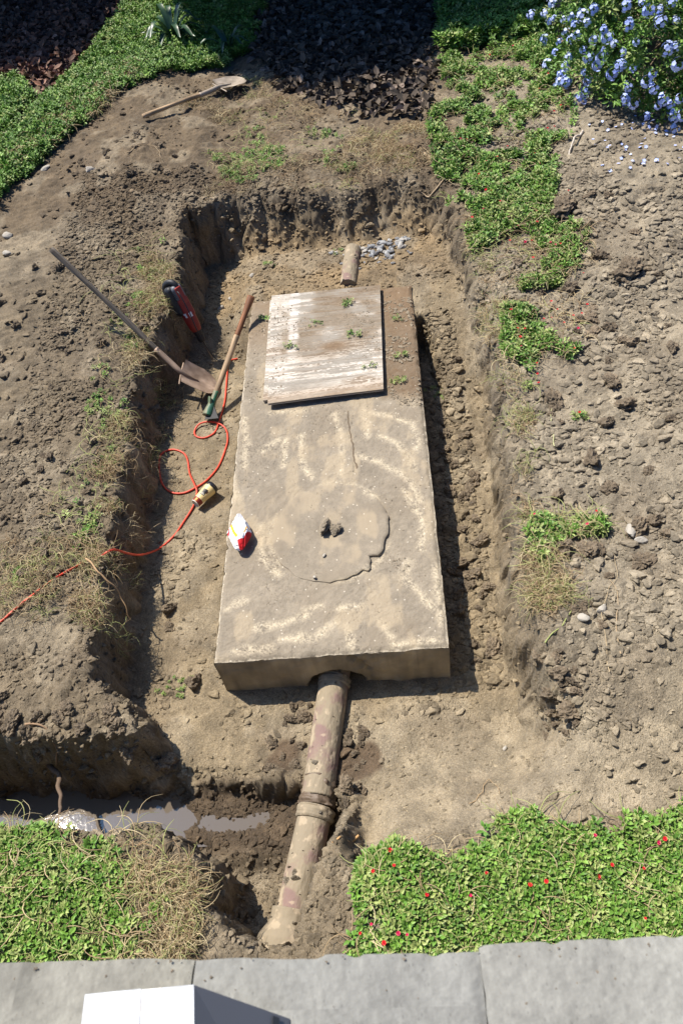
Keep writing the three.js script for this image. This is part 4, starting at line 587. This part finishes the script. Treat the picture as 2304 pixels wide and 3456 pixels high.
// ---------------------------------------------------------------- plants
function leafGeo(len, wid, fold, curl, base = [0, 0, 0], az = 0, tilt = 0) {       // six-faced pointed leaf growing along +z, then tilted up and turned
  const s = [[0, 0, 0], [-wid * 0.42, fold, len * 0.28], [wid * 0.42, fold, len * 0.28], [0, 0, len * 0.3], [-wid * 0.5, fold, len * 0.58], [wid * 0.5, fold, len * 0.58], [0, -curl * 0.3, len * 0.62], [0, -curl, len]];
  const f = [[0, 3, 1], [0, 2, 3], [1, 3, 4], [3, 6, 4], [3, 2, 5], [3, 5, 6], [4, 6, 7], [6, 5, 7]], g = new THREE.BufferGeometry(), P = [], U = [];
  for (const t of f) for (const k of t) { P.push(...s[k]); U.push(0.5 + s[k][0] / wid, s[k][2] / len); }
  g.setAttribute('position', new THREE.Float32BufferAttribute(P, 3)); g.setAttribute('uv', new THREE.Float32BufferAttribute(U, 2)); g.rotateX(-tilt); g.rotateY(az); g.translate(...base); g.computeVertexNormals(); return g;
}
function sprigGeo(seed, n, len, wid, spread, tall) {
  const r = rngOf(seed), l = [];
  for (let i = 0; i < n; i++) { const a = (i * 2.4 + r()) % 6.28, h = (i / n) * tall, d = spread * (1 - 0.5 * (i / n)) * r(); l.push(leafGeo(len * mix(0.7, 1.2, r()), wid * mix(0.8, 1.15, r()), wid * 0.12, len * 0.15, [Math.sin(a) * d * 0.5, h, Math.cos(a) * d * 0.5], a + (r() - 0.5) * 0.9, mix(0.05, 0.9, i / n) + (r() - 0.5) * 0.4)); }
  return merge(l);
}
const sprigs = [1, 2, 3].map((s) => sprigGeo(s * 7, 12, [0.016, 0.02, 0.024][s - 1], [0.008, 0.0105, 0.012][s - 1], 0.034, [0.012, 0.018, 0.03][s - 1]));
const bigSprigs = [4, 5].map((s) => sprigGeo(s * 7, 12, 0.032, 0.014, 0.05, 0.03));
const leafMat = new THREE.MeshPhysicalMaterial({ color: 0xffffff, roughness: 0.55, side: THREE.DoubleSide });
const dullLeafMat = new THREE.MeshStandardMaterial({ color: 0xffffff, roughness: 0.85, side: THREE.DoubleSide });
const GREENS = [[0.125, 0.25, 0.032], [0.1, 0.212, 0.028], [0.168, 0.295, 0.05], [0.08, 0.18, 0.024], [0.26, 0.32, 0.1]];
const STRAW = [[0.42, 0.33, 0.19], [0.34, 0.25, 0.14], [0.5, 0.42, 0.25], [0.26, 0.18, 0.1], [0.3, 0.32, 0.12]];
function stemGeo(seed, n, len, rad, rise, sides = 4) { const r = rngOf(seed), l = []; for (let i = 0; i < n; i++) { const a = r() * 6.28, d = len * mix(0.6, 1.3, r()), b = (r() - 0.5) * 1.8, ox = (r() - 0.5) * len * 0.5, oz = (r() - 0.5) * len * 0.5, up = rise * mix(0.3, 1.3, r()); l.push(tube([[ox, 0, oz], [ox + Math.cos(a) * d * 0.35, up, oz + Math.sin(a) * d * 0.35], [ox + Math.cos(a + b * 0.5) * d * 0.7, up * 0.9, oz + Math.sin(a + b * 0.5) * d * 0.7], [ox + Math.cos(a + b) * d, up * 0.2 * r(), oz + Math.sin(a + b) * d]], (t) => rad * (1 - 0.6 * t), 7, sides, false)); } return merge(l); }
const tuftGeos = [1, 2, 3].map((s) => stemGeo(s * 13, 7, 0.075, 0.0016, 0.028));
const runnerGeos = [4, 5].map((s) => stemGeo(s * 13, 3, 0.11, 0.002, 0.02));
function greens(seed, pale = 0) { const r = rngOf(seed); return () => { const g = r() < pale ? GREENS[4] : GREENS[(r() * 4) | 0], k = mix(0.75, 1.25, r()); return g.map((q) => q * k); }; }
function straw(seed, green = 0.1) { const r = rngOf(seed); return () => { const g = r() < green ? STRAW[4] : STRAW[(r() * 4) | 0], k = mix(0.75, 1.2, r()); return g.map((q) => q * k); }; }
function tilt(r, x, z, k = 0.35) { return [(r() - 0.5) * k, r() * 6.28, (r() - 0.5) * k]; }
const flowerGeo = (() => { const l = []; for (let i = 0; i < 9; i++) l.push(leafGeo(0.0085, 0.0042, 0, -0.001, [0, 0, 0], (i / 9) * 6.283, 0.45)); for (let i = 0; i < 6; i++) l.push(leafGeo(0.005, 0.0035, 0, -0.001, [0, 0.002, 0], (i / 6) * 6.283 + 0.3, 0.95)); return merge(l); })();
const redMat = std([0.62, 0.02, 0.03], 0.5, { side: THREE.DoubleSide }), pinkMat = std([0.62, 0.03, 0.12], 0.5, { side: THREE.DoubleSide });
// a patch of trailing ground cover: leaves and runners too many to count, each red flower a part
function patch(name, label, poly, n, opt) {
  const [cx, cz] = centroid(poly), cy = H(cx, cz), o = thing(name, label, 'ground cover', [cx, cy, cz]), r = rngOf(opt.seed), col = greens(opt.seed + 1, opt.pale ?? 0.15), geos = opt.geos ?? sprigs, lists = geos.map(() => []);
  const dens = (x, z) => { const e = sdPoly(poly, x, z), q = fbm2(x * (opt.f ?? 4), z * (opt.f ?? 4), opt.seed, 3); return sst(-0.04, 0.14, e + 0.22 * q) * sst(opt.thin ?? -0.6, (opt.thin ?? -0.6) + 0.35, q); };
  for (const [x, z] of scatter(poly, n, opt.seed, (x, z, q) => q() < dens(x, z))) { const s = mix(0.75, 1.3, r()) * (opt.size ?? 1); lists[(r() * geos.length) | 0].push({ p: [x - cx, H(x, z) - cy + mix(0.0, opt.high ?? 0.03, r()), z - cz], r: tilt(r, x, z, 0.9), s, c: col() }); }
  lists.forEach((l, i) => instanced('leaves', geos[i], leafMat, l, o));
  if (opt.runners) { const sc = straw(opt.seed + 5, opt.greenRunners ?? 0.6), ls = runnerGeos.map(() => []); for (const [x, z] of scatter(poly, opt.runners, opt.seed + 3, (x, z, q) => q() < 0.4 + 0.6 * dens(x, z))) ls[(r() * 2) | 0].push({ p: [x - cx, H(x, z) - cy + mix(0.005, (opt.high ?? 0.03) + 0.012, r()), z - cz], r: [0, r() * 6.28, 0], s: mix(0.7, 1.3, r()), c: sc() }); ls.forEach((l, i) => instanced('runners', runnerGeos[i], dullLeafMat, l, o)); }
  for (const [x, , z] of opt.flowers ?? []) { const m = part('flower', flowerGeo, r() < 0.8 ? redMat : pinkMat, o); m.position.set(x - cx, H(x, z) - cy + (opt.high ?? 0.03) + 0.038, z - cz); m.rotation.set((r() - 0.5) * 0.7, r() * 6, (r() - 0.5) * 0.7); m.scale.setScalar(mix(0.85, 1.5, r())); }
  return o;
}
const near = (list, poly) => list.filter(([x, , z]) => sdPoly(poly, x, z) > -0.12);
const taken = new Set(); const claim = (list, poly) => near(list, poly).filter((f) => !taken.has(f) && taken.add(f));
patch('ground_cover', 'thick green ground cover with red flowers filling the front lawn by the parapet', AREA.front_right, 9500, { seed: 41, flowers: claim(RED_B, AREA.front_right), runners: 300, high: 0.022, pale: 0.35, greenRunners: 0.5 });
patch('ground_cover', 'tangled green ground cover on the block of lawn below the muddy water', AREA.front_left, 4200, { seed: 42, runners: 420, high: 0.04, pale: 0.4, thin: -0.25, greenRunners: 0.45 });
patch('ground_cover', 'flowering green strip along the pit rim, its widest middle stretch', AREA.strip_mid, 3300, { seed: 43, flowers: claim(RED_A, AREA.strip_mid), runners: 240, thin: -0.12, f: 6, pale: 0.45, greenRunners: 0.3 });
patch('ground_cover', 'small flowering green patch on the rim beside the plywood', AREA.strip_low, 1450, { seed: 44, flowers: claim(RED_A, AREA.strip_low), runners: 110, thin: -0.15, pale: 0.35, greenRunners: 0.3 });
patch('ground_cover', 'loose patchy green strip between the pit end and the blue bush', AREA.strip_upper, 8000, { seed: 45, flowers: claim(RED_A, AREA.strip_upper), runners: 380, thin: -0.12, f: 5.5, pale: 0.3, greenRunners: 0.3, size: 1.15 });
patch('ground_cover', 'darker green cover beyond the strip, in tree shade beside the blue bush', AREA.strip_upper_back, 3600, { seed: 46, geos: bigSprigs, size: 1.3, high: 0.12 });
patch('ground_cover', 'sparse wilting sprigs with one red flower on the near rim', AREA.strip_small, 330, { seed: 47, flowers: claim(RED_A, AREA.strip_small), runners: 80, thin: -0.15, pale: 0.3 });
patch('ground_cover', 'bright green lawn strip running diagonally past the soil bank', AREA.left_far, 24000, { seed: 48, size: 1.25, high: 0.06, pale: 0.1, thin: -0.5 });
patch('ground_cover', 'bright green lawn corner beyond the strip of fallen leaves', AREA.left_top, 9000, { seed: 49, size: 1.4, high: 0.06, pale: 0.12, thin: -0.5 });
patch('ground_cover', 'scattered weeds on the far bank of the pit', AREA.far_weeds, 420, { seed: 50, thin: 0.02, size: 0.7, runners: 90, greenRunners: 0.4, f: 5, pale: 0.3, high: 0.02 });
patch('ground_cover', 'few wilting weeds on the rim of the bank with the grey shovel', [[-1.22, -3.6], [-1.2, -2.6], [-1.3, -1.9], [-1.28, -0.9], [-1.5, -0.2], [-1.75, -0.3], [-1.5, -1.5], [-1.65, -2.6], [-1.5, -3.6]], 210, { seed: 52, thin: 0.02, f: 6, pale: 0.5, high: 0.012, size: 0.75, runners: 110, greenRunners: 0.5 });
// sprigs pulled up with the soil, lying on boards, tank and pit floor
[[-0.1, 0.047, -2.58, 'bright weed sprig in the middle of the plywood'], [0.17, 0.047, -2.42, 'weed sprig among clods on the plywood'], [0.13, 0.047, -2.76, 'weed sprig near the far edge of the plywood'], [0.26, 0.047, -2.08, 'weed sprig by the near corner of the plywood'], [-0.27, 0.047, -2.35, 'tiny weed sprig at the bleached side of the plywood'], [-0.46, 0.004, -2.76, 'small weed on the tank top beside the mattock handle'], [0.46, 0.004, -2.6, 'weed on the tank top between plywood and tank edge'], [0.47, 0.004, -2.2, 'weed on the soil-covered tank edge by the plywood corner'], [0.44, 0.004, -1.95, 'weed nearest the plywood corner on the soiled tank edge'], [0.72, null, -2.12, 'weed tuft lying in the shaded gutter beside the tank'], [-0.86, null, -0.03, 'green tuft on the pit floor below the near bank'], [-0.5, null, -3.55, 'small green weed on the pit floor behind the tank'], [0.05, null, -3.62, 'weed on the pit floor close to the inlet pipe'], [1.43, null, -1.31, 'lone red-flowered sprig on the heaped soil']].forEach(([x, y, z, label], i) => {
  const r = rngOf(600 + i), y0 = y ?? H(x, z), o = thing('weed_sprig', label, 'weed', [x, y0, z]), n = i === 9 || i === 10 || i === 13 ? 22 : 11, col = greens(700 + i, 0.6), sp = i === 9 || i === 10 ? 0.09 : 0.04;
  instanced('leaves', sprigs[i % 3], leafMat, Array.from({ length: n }, () => ({ p: [(r() - 0.5) * sp * 2.4, 0.003 + r() * 0.009, (r() - 0.5) * sp * 1.6], r: tilt(r, 0, 0, 1.4), s: mix(0.35, 0.75, r()), c: col() })), o);
  if (i === 13) { const m = part('flower', flowerGeo, redMat, o); m.position.y = 0.04; m.scale.setScalar(1.3); }
});
// dead stems and roots matted along the rims
function mat(name, label, poly, n, seed, opt = {}) { const [cx, cz] = centroid(poly), cy = H(cx, cz), o = thing(name, label, 'dry grass', [cx, cy, cz]); o.userData.kind = 'stuff'; const r = rngOf(seed), c = straw(seed + 1, opt.green ?? 0.12), ls = tuftGeos.map(() => []); for (const [x, z] of scatter(poly, n, seed, (x, z, q) => q() < 0.3 + 1.6 * fbm2(x * 6, z * 6, seed, 2))) ls[(r() * 3) | 0].push({ p: [x - cx, H(x, z) - cy + mix(-0.004, opt.high ?? 0.012, r()), z - cz], r: [(r() - 0.5) * 0.8, r() * 6.28, (r() - 0.5) * 0.8], s: mix(0.6, 1.25, r()) * (opt.size ?? 1), c: c() }); ls.forEach((l, i) => instanced('stems', tuftGeos[i], dullLeafMat, l, o)); return o; }
mat('dry_grass', 'dead grass and roots hanging along the shaded pit rim', [[-1.14, -0.2], [-1.32, -0.2], [-1.4, -1.6], [-1.34, -3.3], [-1.1, -3.5], [-1.15, -2.6], [-1.2, -1.8]], 700, 61, { green: 0.2 });
mat('dry_grass', 'straw-coloured dead stems on the bank where the cord crosses', [[-1.2, -0.1], [-1.75, -0.1], [-1.8, -0.75], [-1.3, -0.8]], 150, 62, { green: 0.3 });
mat('dry_grass', 'dry brown root mat at the near rim by the soil heap', AREA.rim_dry, 200, 63, { green: 0.25, high: 0.03 });
mat('dry_grass', 'dead straw tangle at the edge of the lawn block above the pipe hole', AREA.front_left_dry, 420, 64, { green: 0.25, high: 0.035 });
mat('dry_grass', 'dead grass fringe on the far rim of the pit', [[-1.0, -4.0], [0.85, -4.0], [0.8, -4.4], [-0.9, -4.5]], 180, 65, {});
mat('dry_grass', 'reddish dead grass between the pit end and the dead leaves', [[0.1, -4.2], [0.85, -4.15], [0.8, -4.75], [0.2, -4.8]], 220, 66, {});
mat('dry_grass', 'withered grass fringe between bright lawn and fallen leaves', [[-2.9, -4.6], [-2.3, -5.6], [-1.9, -6.5], [-1.7, -6.4], [-2.1, -5.3], [-2.7, -4.4]], 380, 67, { size: 1.4, high: 0.05 });
mat('dry_grass', 'pale dead stems along the rim beside the green strip', [[1.0, -3.4], [1.12, -3.4], [1.18, -1.4], [1.06, -0.6], [1.0, -0.6], [1.04, -1.5]], 220, 68, { green: 0.35 });
mat('dry_grass', 'dead grass wisps on the far bank around the lying shovel', [[-1.4, -5.6], [-0.5, -6.2], [0.3, -5.0], [-0.6, -4.9]], 160, 69, {});
// fallen leaves
const deadLeaf = [1, 2, 3].map((s) => leafGeo(0.075, 0.04, 0.006 * s, 0.014 * (s - 1.5)));
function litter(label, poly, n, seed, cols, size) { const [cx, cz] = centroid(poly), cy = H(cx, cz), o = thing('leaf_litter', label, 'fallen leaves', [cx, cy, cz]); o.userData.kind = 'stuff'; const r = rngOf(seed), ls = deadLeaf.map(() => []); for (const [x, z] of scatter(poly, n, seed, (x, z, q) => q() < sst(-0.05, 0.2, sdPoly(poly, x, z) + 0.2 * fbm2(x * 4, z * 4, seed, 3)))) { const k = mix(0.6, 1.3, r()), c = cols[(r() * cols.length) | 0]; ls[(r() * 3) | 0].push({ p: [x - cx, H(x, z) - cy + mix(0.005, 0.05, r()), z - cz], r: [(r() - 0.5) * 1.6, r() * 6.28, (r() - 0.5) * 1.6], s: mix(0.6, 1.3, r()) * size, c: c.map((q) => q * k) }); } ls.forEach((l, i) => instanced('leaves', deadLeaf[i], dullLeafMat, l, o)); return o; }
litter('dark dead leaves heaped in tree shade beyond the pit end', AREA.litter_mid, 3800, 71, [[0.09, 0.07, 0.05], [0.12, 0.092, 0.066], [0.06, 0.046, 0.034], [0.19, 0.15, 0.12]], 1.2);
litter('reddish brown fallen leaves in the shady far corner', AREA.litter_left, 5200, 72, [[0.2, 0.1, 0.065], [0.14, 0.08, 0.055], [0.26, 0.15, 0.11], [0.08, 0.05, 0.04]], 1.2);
litter('few dead leaves drifted over the bright lawn edge', [[-3.1, -5.2], [-2.5, -5.2], [-2.4, -4.7], [-2.8, -4.6]], 220, 73, [[0.26, 0.15, 0.1], [0.2, 0.1, 0.07]], 1);
// roots and long dead runners, one by one
[['root', 'thick bent root hanging down into the muddy water', [[-1.456, -0.220, 0.359], [-1.364, -0.180, 0.448], [-1.281, -0.100, 0.600], [-1.207, 0.020, 0.731]], 0.014, [0.13, 0.09, 0.06]],
 ['root', 'thin root dangling beside the thick bent root', [[-1.431, 0.100, 0.319], [-1.341, 0.100, 0.338], [-1.311, 0.040, 0.371], [-1.357, -0.150, 0.428]], 0.005, [0.3, 0.2, 0.12]],
 ['root', 'pale root curling out of the far pit corner', [[0.78, 0.2, -4.25], [0.88, 0.23, -4.1], [0.9, 0.15, -3.9], [0.8, 0.1, -3.82], [0.72, 0.12, -3.86]], 0.009, [0.42, 0.32, 0.2]],
 ['root', 'orange root poking from the soil beside the reddish pipe', [[0.12, -0.05, 0.86], [0.04, -0.1, 0.9], [0.0, -0.2, 0.93], [-0.04, -0.24, 0.98]], 0.005, [0.5, 0.3, 0.13]],
 ['root', 'straw root reaching over the pit wall near the cord', [[-1.3, 0.16, -0.6], [-1.2, 0.14, -0.5], [-1.13, 0.02, -0.44], [-1.1, -0.12, -0.36]], 0.005, [0.42, 0.28, 0.15]],
 ['root', 'bleached root on the soil heap beside the blue bush', [[1.98, 0.36, -4.15], [1.9, 0.4, -4.05], [1.85, 0.37, -3.95], [1.82, 0.35, -3.8]], 0.009, [0.5, 0.45, 0.38]],
 ['dead_stem', 'long dead stem lying across the near soil heap', [[1.27, 0.15, 0.27], [1.28, 0.18, 0.1], [1.3, 0.19, -0.06], [1.4, 0.2, -0.22], [1.42, 0.17, -0.34]], 0.0032, [0.42, 0.33, 0.2]],
 ['dead_stem', 'forked green runner below the dry root mat', [[1.0, 0.1, 0.12], [1.09, 0.16, 0.04], [1.18, 0.17, -0.06], [1.27, 0.15, -0.1]], 0.005, [0.3, 0.34, 0.12]],
 ['dead_stem', 'dead stem arching beside the long one on the near heap', [[1.33, 0.14, 0.2], [1.34, 0.19, 0.04], [1.38, 0.18, -0.08], [1.36, 0.15, -0.2]], 0.004, [0.4, 0.3, 0.18]],
 ['dead_stem', 'pale green runner lying between the two flowering patches', [[1.26, 0.12, -1.1], [1.27, 0.16, -1.25], [1.29, 0.15, -1.4], [1.31, 0.12, -1.52]], 0.006, [0.38, 0.38, 0.2]],
 ['dead_stem', 'thin twig lying on the smooth soil ramp', [[0.6, -0.1, 0.74], [0.66, -0.06, 0.68], [0.7, -0.08, 0.6], [0.74, -0.1, 0.7]], 0.0035, [0.35, 0.25, 0.14]],
 ['dead_stem', 'curled dry stem on the far bank below the lying shovel', [[-1.62, 0.3, -4.55], [-1.55, 0.33, -4.68], [-1.42, 0.32, -4.68], [-1.34, 0.28, -4.52]], 0.006, [0.42, 0.32, 0.2]]].forEach(([n, label, pts, rad, c]) => {
  const dense = new THREE.CatmullRomCurve3(pts.map((v) => V(...v))).getPoints(11).map((v, i) => V(v.x + 0.012 * noise2(i * 1.7, v.z * 9, 301), v.y, v.z + 0.012 * noise2(i * 1.9, v.x * 9, 302)));
  const q = n === 'dead_stem' ? dense.map((v, i) => V(v.x, H(v.x, v.z) + rad + 0.006 + 0.008 * noise2(i * 1.3, 1, 303), v.z)) : label.includes('muddy') || label.includes('dangling') ? dense : dense.map((v) => { const h = H(v.x, v.z); return V(v.x, h > v.y + 0.25 ? v.y : Math.max(v.y, h + rad), v.z); });
  const c0 = q[0]; single(n, tube(q.map((v) => v.clone().sub(c0)), (t) => (n === 'dead_stem' ? 0.62 : 1) * rad * (1.1 - 0.6 * t) * (1 + 0.15 * noise2(t * 14, 1, 6)), 30, 8), std(c, 0.9), label, n === 'root' ? 'root' : 'stem', c0.toArray());
});
// strap-leaved plants, the shade over them put into a darkened leaf green
{
  const strapMat = std([0.032, 0.08, 0.045], 0.4, { side: THREE.DoubleSide });
  for (const [x, z, n, s, label] of [[-1.55, -7.0, 16, 1, 'strap-leaved plant with broad drooping leaves, shade painted into their dark green'], [-0.98, -6.75, 9, 0.8, 'smaller strap-leaved plant at the edge of the dead leaves']]) {
    const y = H(x, z), o = thing('strap_leaf_plant', label, 'plant', [x, y, z]), r = rngOf(Math.round(-x * 100));
    for (let i = 0; i < n; i++) {
      const a = (i / n) * 6.28 + r() * 0.4, L = mix(0.28, 0.45, r()) * s, w = 0.05 * s, up = mix(0.12, 0.3, r()) * s, P = [], I = [];
      for (let j = 0; j <= 8; j++) { const t = j / 8, d = L * t, yy = up * Math.sin(Math.min(1, t * 1.15) * 2.4), ww = w * Math.sin(Math.min(1, t * 0.9 + 0.12) * 3.0) * 0.5 + 0.002; for (const k of [-1, 0, 1]) P.push(Math.cos(a) * d - Math.sin(a) * ww * k, yy + Math.abs(k) * 0.008, Math.sin(a) * d + Math.cos(a) * ww * k); }
      for (let j = 0; j < 8; j++) for (let k = 0; k < 2; k++) { const q = j * 3 + k; I.push(q, q + 1, q + 3, q + 3, q + 1, q + 4); }
      const g = new THREE.BufferGeometry(); g.setAttribute('position', new THREE.Float32BufferAttribute(P, 3)); g.setIndex(I); g.computeVertexNormals(); part('leaf', g, strapMat, o);
    }
  }
}
// the blue-flowered bush
{
  const C = V(3.05, 0.45, -5.15), R = V(1.12, 1.25, 1.25), by = H(3.05, -5.15), o = thing('flowering_bush', 'big bush covered in pale blue flower clusters beside the soil heap', 'bush', [C.x, by, C.z]), r = rngOf(808);
  const leafy = [1, 2].map((s) => sprigGeo(s * 31, 9, 0.045, 0.018, 0.07, 0.06)), ls = leafy.map(() => []), col = greens(809, 0.15);
  const shell = (k) => { const u = r() * 2 - 1, a = r() * 6.28, s = Math.sqrt(1 - u * u); return V(C.x + Math.cos(a) * s * R.x * k, C.y + u * R.y * k, C.z + Math.sin(a) * s * R.z * k); };
  let n = 0, guard = 0; while (n < 9000 && guard++ < 60000) { const k = 1.02 - 0.45 * r() ** 2, p = shell(k * (1 + 0.14 * fbm3(guard * 0.37, n * 0.11, 3, 2))); const f = fbm3(p.x * 2.6, p.y * 2.6, p.z * 2.6, 3); if (f < -0.16 || p.y < H(p.x, p.z) + 0.03) continue; n++; ls[(r() * 2) | 0].push({ p: [p.x - C.x, p.y - by, p.z - C.z], r: [(r() - 0.5) * 2, r() * 6.28, (r() - 0.5) * 2], s: mix(0.7, 1.25, r()), c: col() }); }
  ls.forEach((l, i) => instanced('foliage', leafy[i], leafMat, l, o));
  const bark = std([0.16, 0.12, 0.08], 0.9); for (let i = 0; i < 26; i++) { const p = shell(0.96); if (p.y < 0.3) p.y = 0.45 + r() * 0.5; const a = V(0, 0, 0), e = V(p.x - C.x, p.y - by, p.z - C.z); part('branch', tube([V((r() - 0.5) * 0.2, -0.05, (r() - 0.5) * 0.2), e.clone().multiplyScalar(0.4).add(V(0, 0.25, 0)), e.clone().multiplyScalar(0.8).add(V(0, 0.12, 0)), e], (t) => 0.012 * (1.1 - 0.85 * t), 12, 6), bark, o); void a; }
  const petal = (seed) => { const q = rngOf(seed), l = []; for (let i = 0; i < 15; i++) { const u = q() * 1.3 - 0.3, a = q() * 6.28, s = Math.sqrt(Math.max(0, 1 - u * u)), d = V(Math.cos(a) * s, u, Math.sin(a) * s), b = d.clone().multiplyScalar(0.034 * mix(0.7, 1.15, q())), qq = new THREE.Quaternion().setFromUnitVectors(V(0, 1, 0), d); for (let k = 0; k < 5; k++) { const g = leafGeo(0.0145, 0.0115, 0, 0.001, [0, 0, 0], (k / 5) * 6.283 + a, 0.15); g.applyQuaternion(qq); g.translate(b.x, b.y, b.z); l.push(g); } } return merge(l); };
  const pg = [petal(1), petal(2), petal(3)], pm = [[0.44, 0.53, 0.89], [0.53, 0.61, 0.91], [0.36, 0.45, 0.86]].map((c) => std(c, 0.6, { side: THREE.DoubleSide }));
  const putC = (p, k = 1) => { const m = part('flower_cluster', pg[(r() * 3) | 0], pm[(r() * 3) | 0], o), d = p.clone().sub(C).divide(R).normalize(); m.position.set(p.x - C.x, p.y - by, p.z - C.z).addScaledVector(d, 0.05); m.quaternion.setFromUnitVectors(V(0, 1, 0), d); m.scale.setScalar(mix(0.8, 1.45, r()) * k); };
  for (const [x, y, z] of BLUE) putC(V(x, y, z));
  for (let i = 0; i < 60; i++) { const p = shell(1.0); if (p.y > 0.35) putC(p, 0.9); }
  // petals that have dropped on the soil
  const pc = thing('fallen_petals', 'small blue petals fallen on the soil under the flowering bush', 'petals', [2.45, H(2.45, -3.75), -3.75]); pc.userData.kind = 'stuff'; const one = merge([0, 1, 2, 3, 4].map((k) => leafGeo(0.0145, 0.0115, 0, 0.001, [0, 0, 0], k * 1.2566, 0.15)));
  instanced('petals', one, pm[0], Array.from({ length: 70 }, () => { const x = 2.0 + r() * 0.9, z = -4.2 + r() * 0.75; return { p: [x - 2.45, H(x, z) - H(2.45, -3.75) + 0.012, z + 3.75], r: [(r() - 0.5), r() * 6, (r() - 0.5)], s: mix(0.7, 1.3, r()), c: [1, 1, 1] }; }), pc);
}
// trees standing beyond the frame; their crowns shade the far end
function tree(label, x, z, crowns, trunkR, seed, n) {
  const y = H(x, z), o = thing('shade_tree', label, 'tree', [x, y, z]), r = rngOf(seed), bark = std([0.12, 0.095, 0.07], 0.95), top = crowns[0];
  part('trunk', tube([[0, -0.1, 0], [0.1, top[1] * 0.3, 0.05], [(top[0] - x) * 0.4, top[1] * 0.6 - y, (top[2] - z) * 0.4], [top[0] - x, top[1] - y, top[2] - z]], (t) => trunkR * (1.1 - 0.8 * t), 24, 12), bark, o);
  for (let i = 0; i < 14; i++) { const c = crowns[i % crowns.length], a = r() * 6.28, d = c[3] * mix(0.5, 0.9, r()), s = V((c[0] - x) * 0.5, (c[1] - y) * mix(0.5, 0.8, r()), (c[2] - z) * 0.5), e = V(c[0] - x + Math.cos(a) * d, c[1] - y + (r() - 0.2) * c[4] * 0.8, c[2] - z + Math.sin(a) * d); part('limb', tube([s, s.clone().lerp(e, 0.5).add(V(0, 0.15, 0)), e], (t) => trunkR * 0.4 * (1.1 - 0.9 * t), 10, 7), bark, o); }
  const g = [1, 2].map((s) => sprigGeo(s * 51 + seed, 10, 0.15, 0.075, 0.3, 0.2)), ls = [[], []], cg = greens(seed + 1, 0.1);
  let k = 0, guard = 0; while (k < n && guard++ < n * 12) { const c = crowns[(r() * crowns.length) | 0], u = r() * 2 - 1, a = r() * 6.28, s = Math.sqrt(1 - u * u), d = Math.cbrt(r()), p = [c[0] + Math.cos(a) * s * c[3] * d, c[1] + u * c[4] * d, c[2] + Math.sin(a) * s * c[3] * d]; if (fbm3(p[0] * 1.1, p[1] * 1.1, p[2] * 1.1, 3) < -0.17) continue; k++; ls[(r() * 2) | 0].push({ p: [p[0] - x, p[1] - y, p[2] - z], r: [(r() - 0.5) * 1.6, r() * 6.28, (r() - 0.5) * 1.6], s: mix(0.7, 1.3, r()), c: cg() }); }
  ls.forEach((l, i) => instanced('crown', g[i], dullLeafMat, l, o)); return o;
}
tree('leafy tree beyond the far left corner, shading the fallen leaves', -5.6, -10.8, [[-5.2, 2.7, -8.9, 1.7, 0.85], [-6.0, 2.9, -7.2, 1.3, 0.8], [-4.3, 2.8, -10.4, 1.6, 0.85]], 0.16, 881, 8000);
tree('leafy tree beyond the far end, shading the dead leaves', -1.0, -10.6, [[-1.1, 2.8, -8.0, 1.25, 0.75], [0.6, 2.9, -8.3, 1.3, 0.75], [-1.9, 3.0, -9.0, 0.8, 0.6]], 0.15, 882, 7000);
// unseen row of foliage, added beyond the frame to keep low sky off the far beds
{
  const o = thing('added_hedge', 'tall unseen row of foliage added beyond the far beds to block low sky', 'added_hedge', [-2, H(-2, -10.6), -10.6]), r = rngOf(990), g = [1, 2].map((s) => sprigGeo(s * 61, 10, 0.12, 0.06, 0.25, 0.16)), ls = [[], []], cg = greens(991, 0.05);
  for (let i = 0; i < 5200; i++) { const x = mix(-5.5, 4.5, r()), y = mix(0.1, 2.3, r()), z = mix(-0.45, 0.45, r()); ls[i % 2].push({ p: [x, y, z + 0.15 * noise2(x * 2, y * 2, 5)], r: [(r() - 0.5) * 2, r() * 6.28, (r() - 0.5) * 2], s: mix(0.7, 1.3, r()), c: cg() }); }
  ls.forEach((l, i) => instanced('foliage', g[i], dullLeafMat, l, o));
  for (let k = 0; k < 9; k++) part('stem', tube([[-5 + k * 1.15, -0.1, 0], [-4.95 + k * 1.15, 0.8, 0.1], [-5.05 + k * 1.15, 1.9, -0.05]], (t) => 0.04 * (1.1 - 0.8 * t), 10, 8), std([0.12, 0.095, 0.07], 0.95), o);
}
renderer.render(scene, camera);
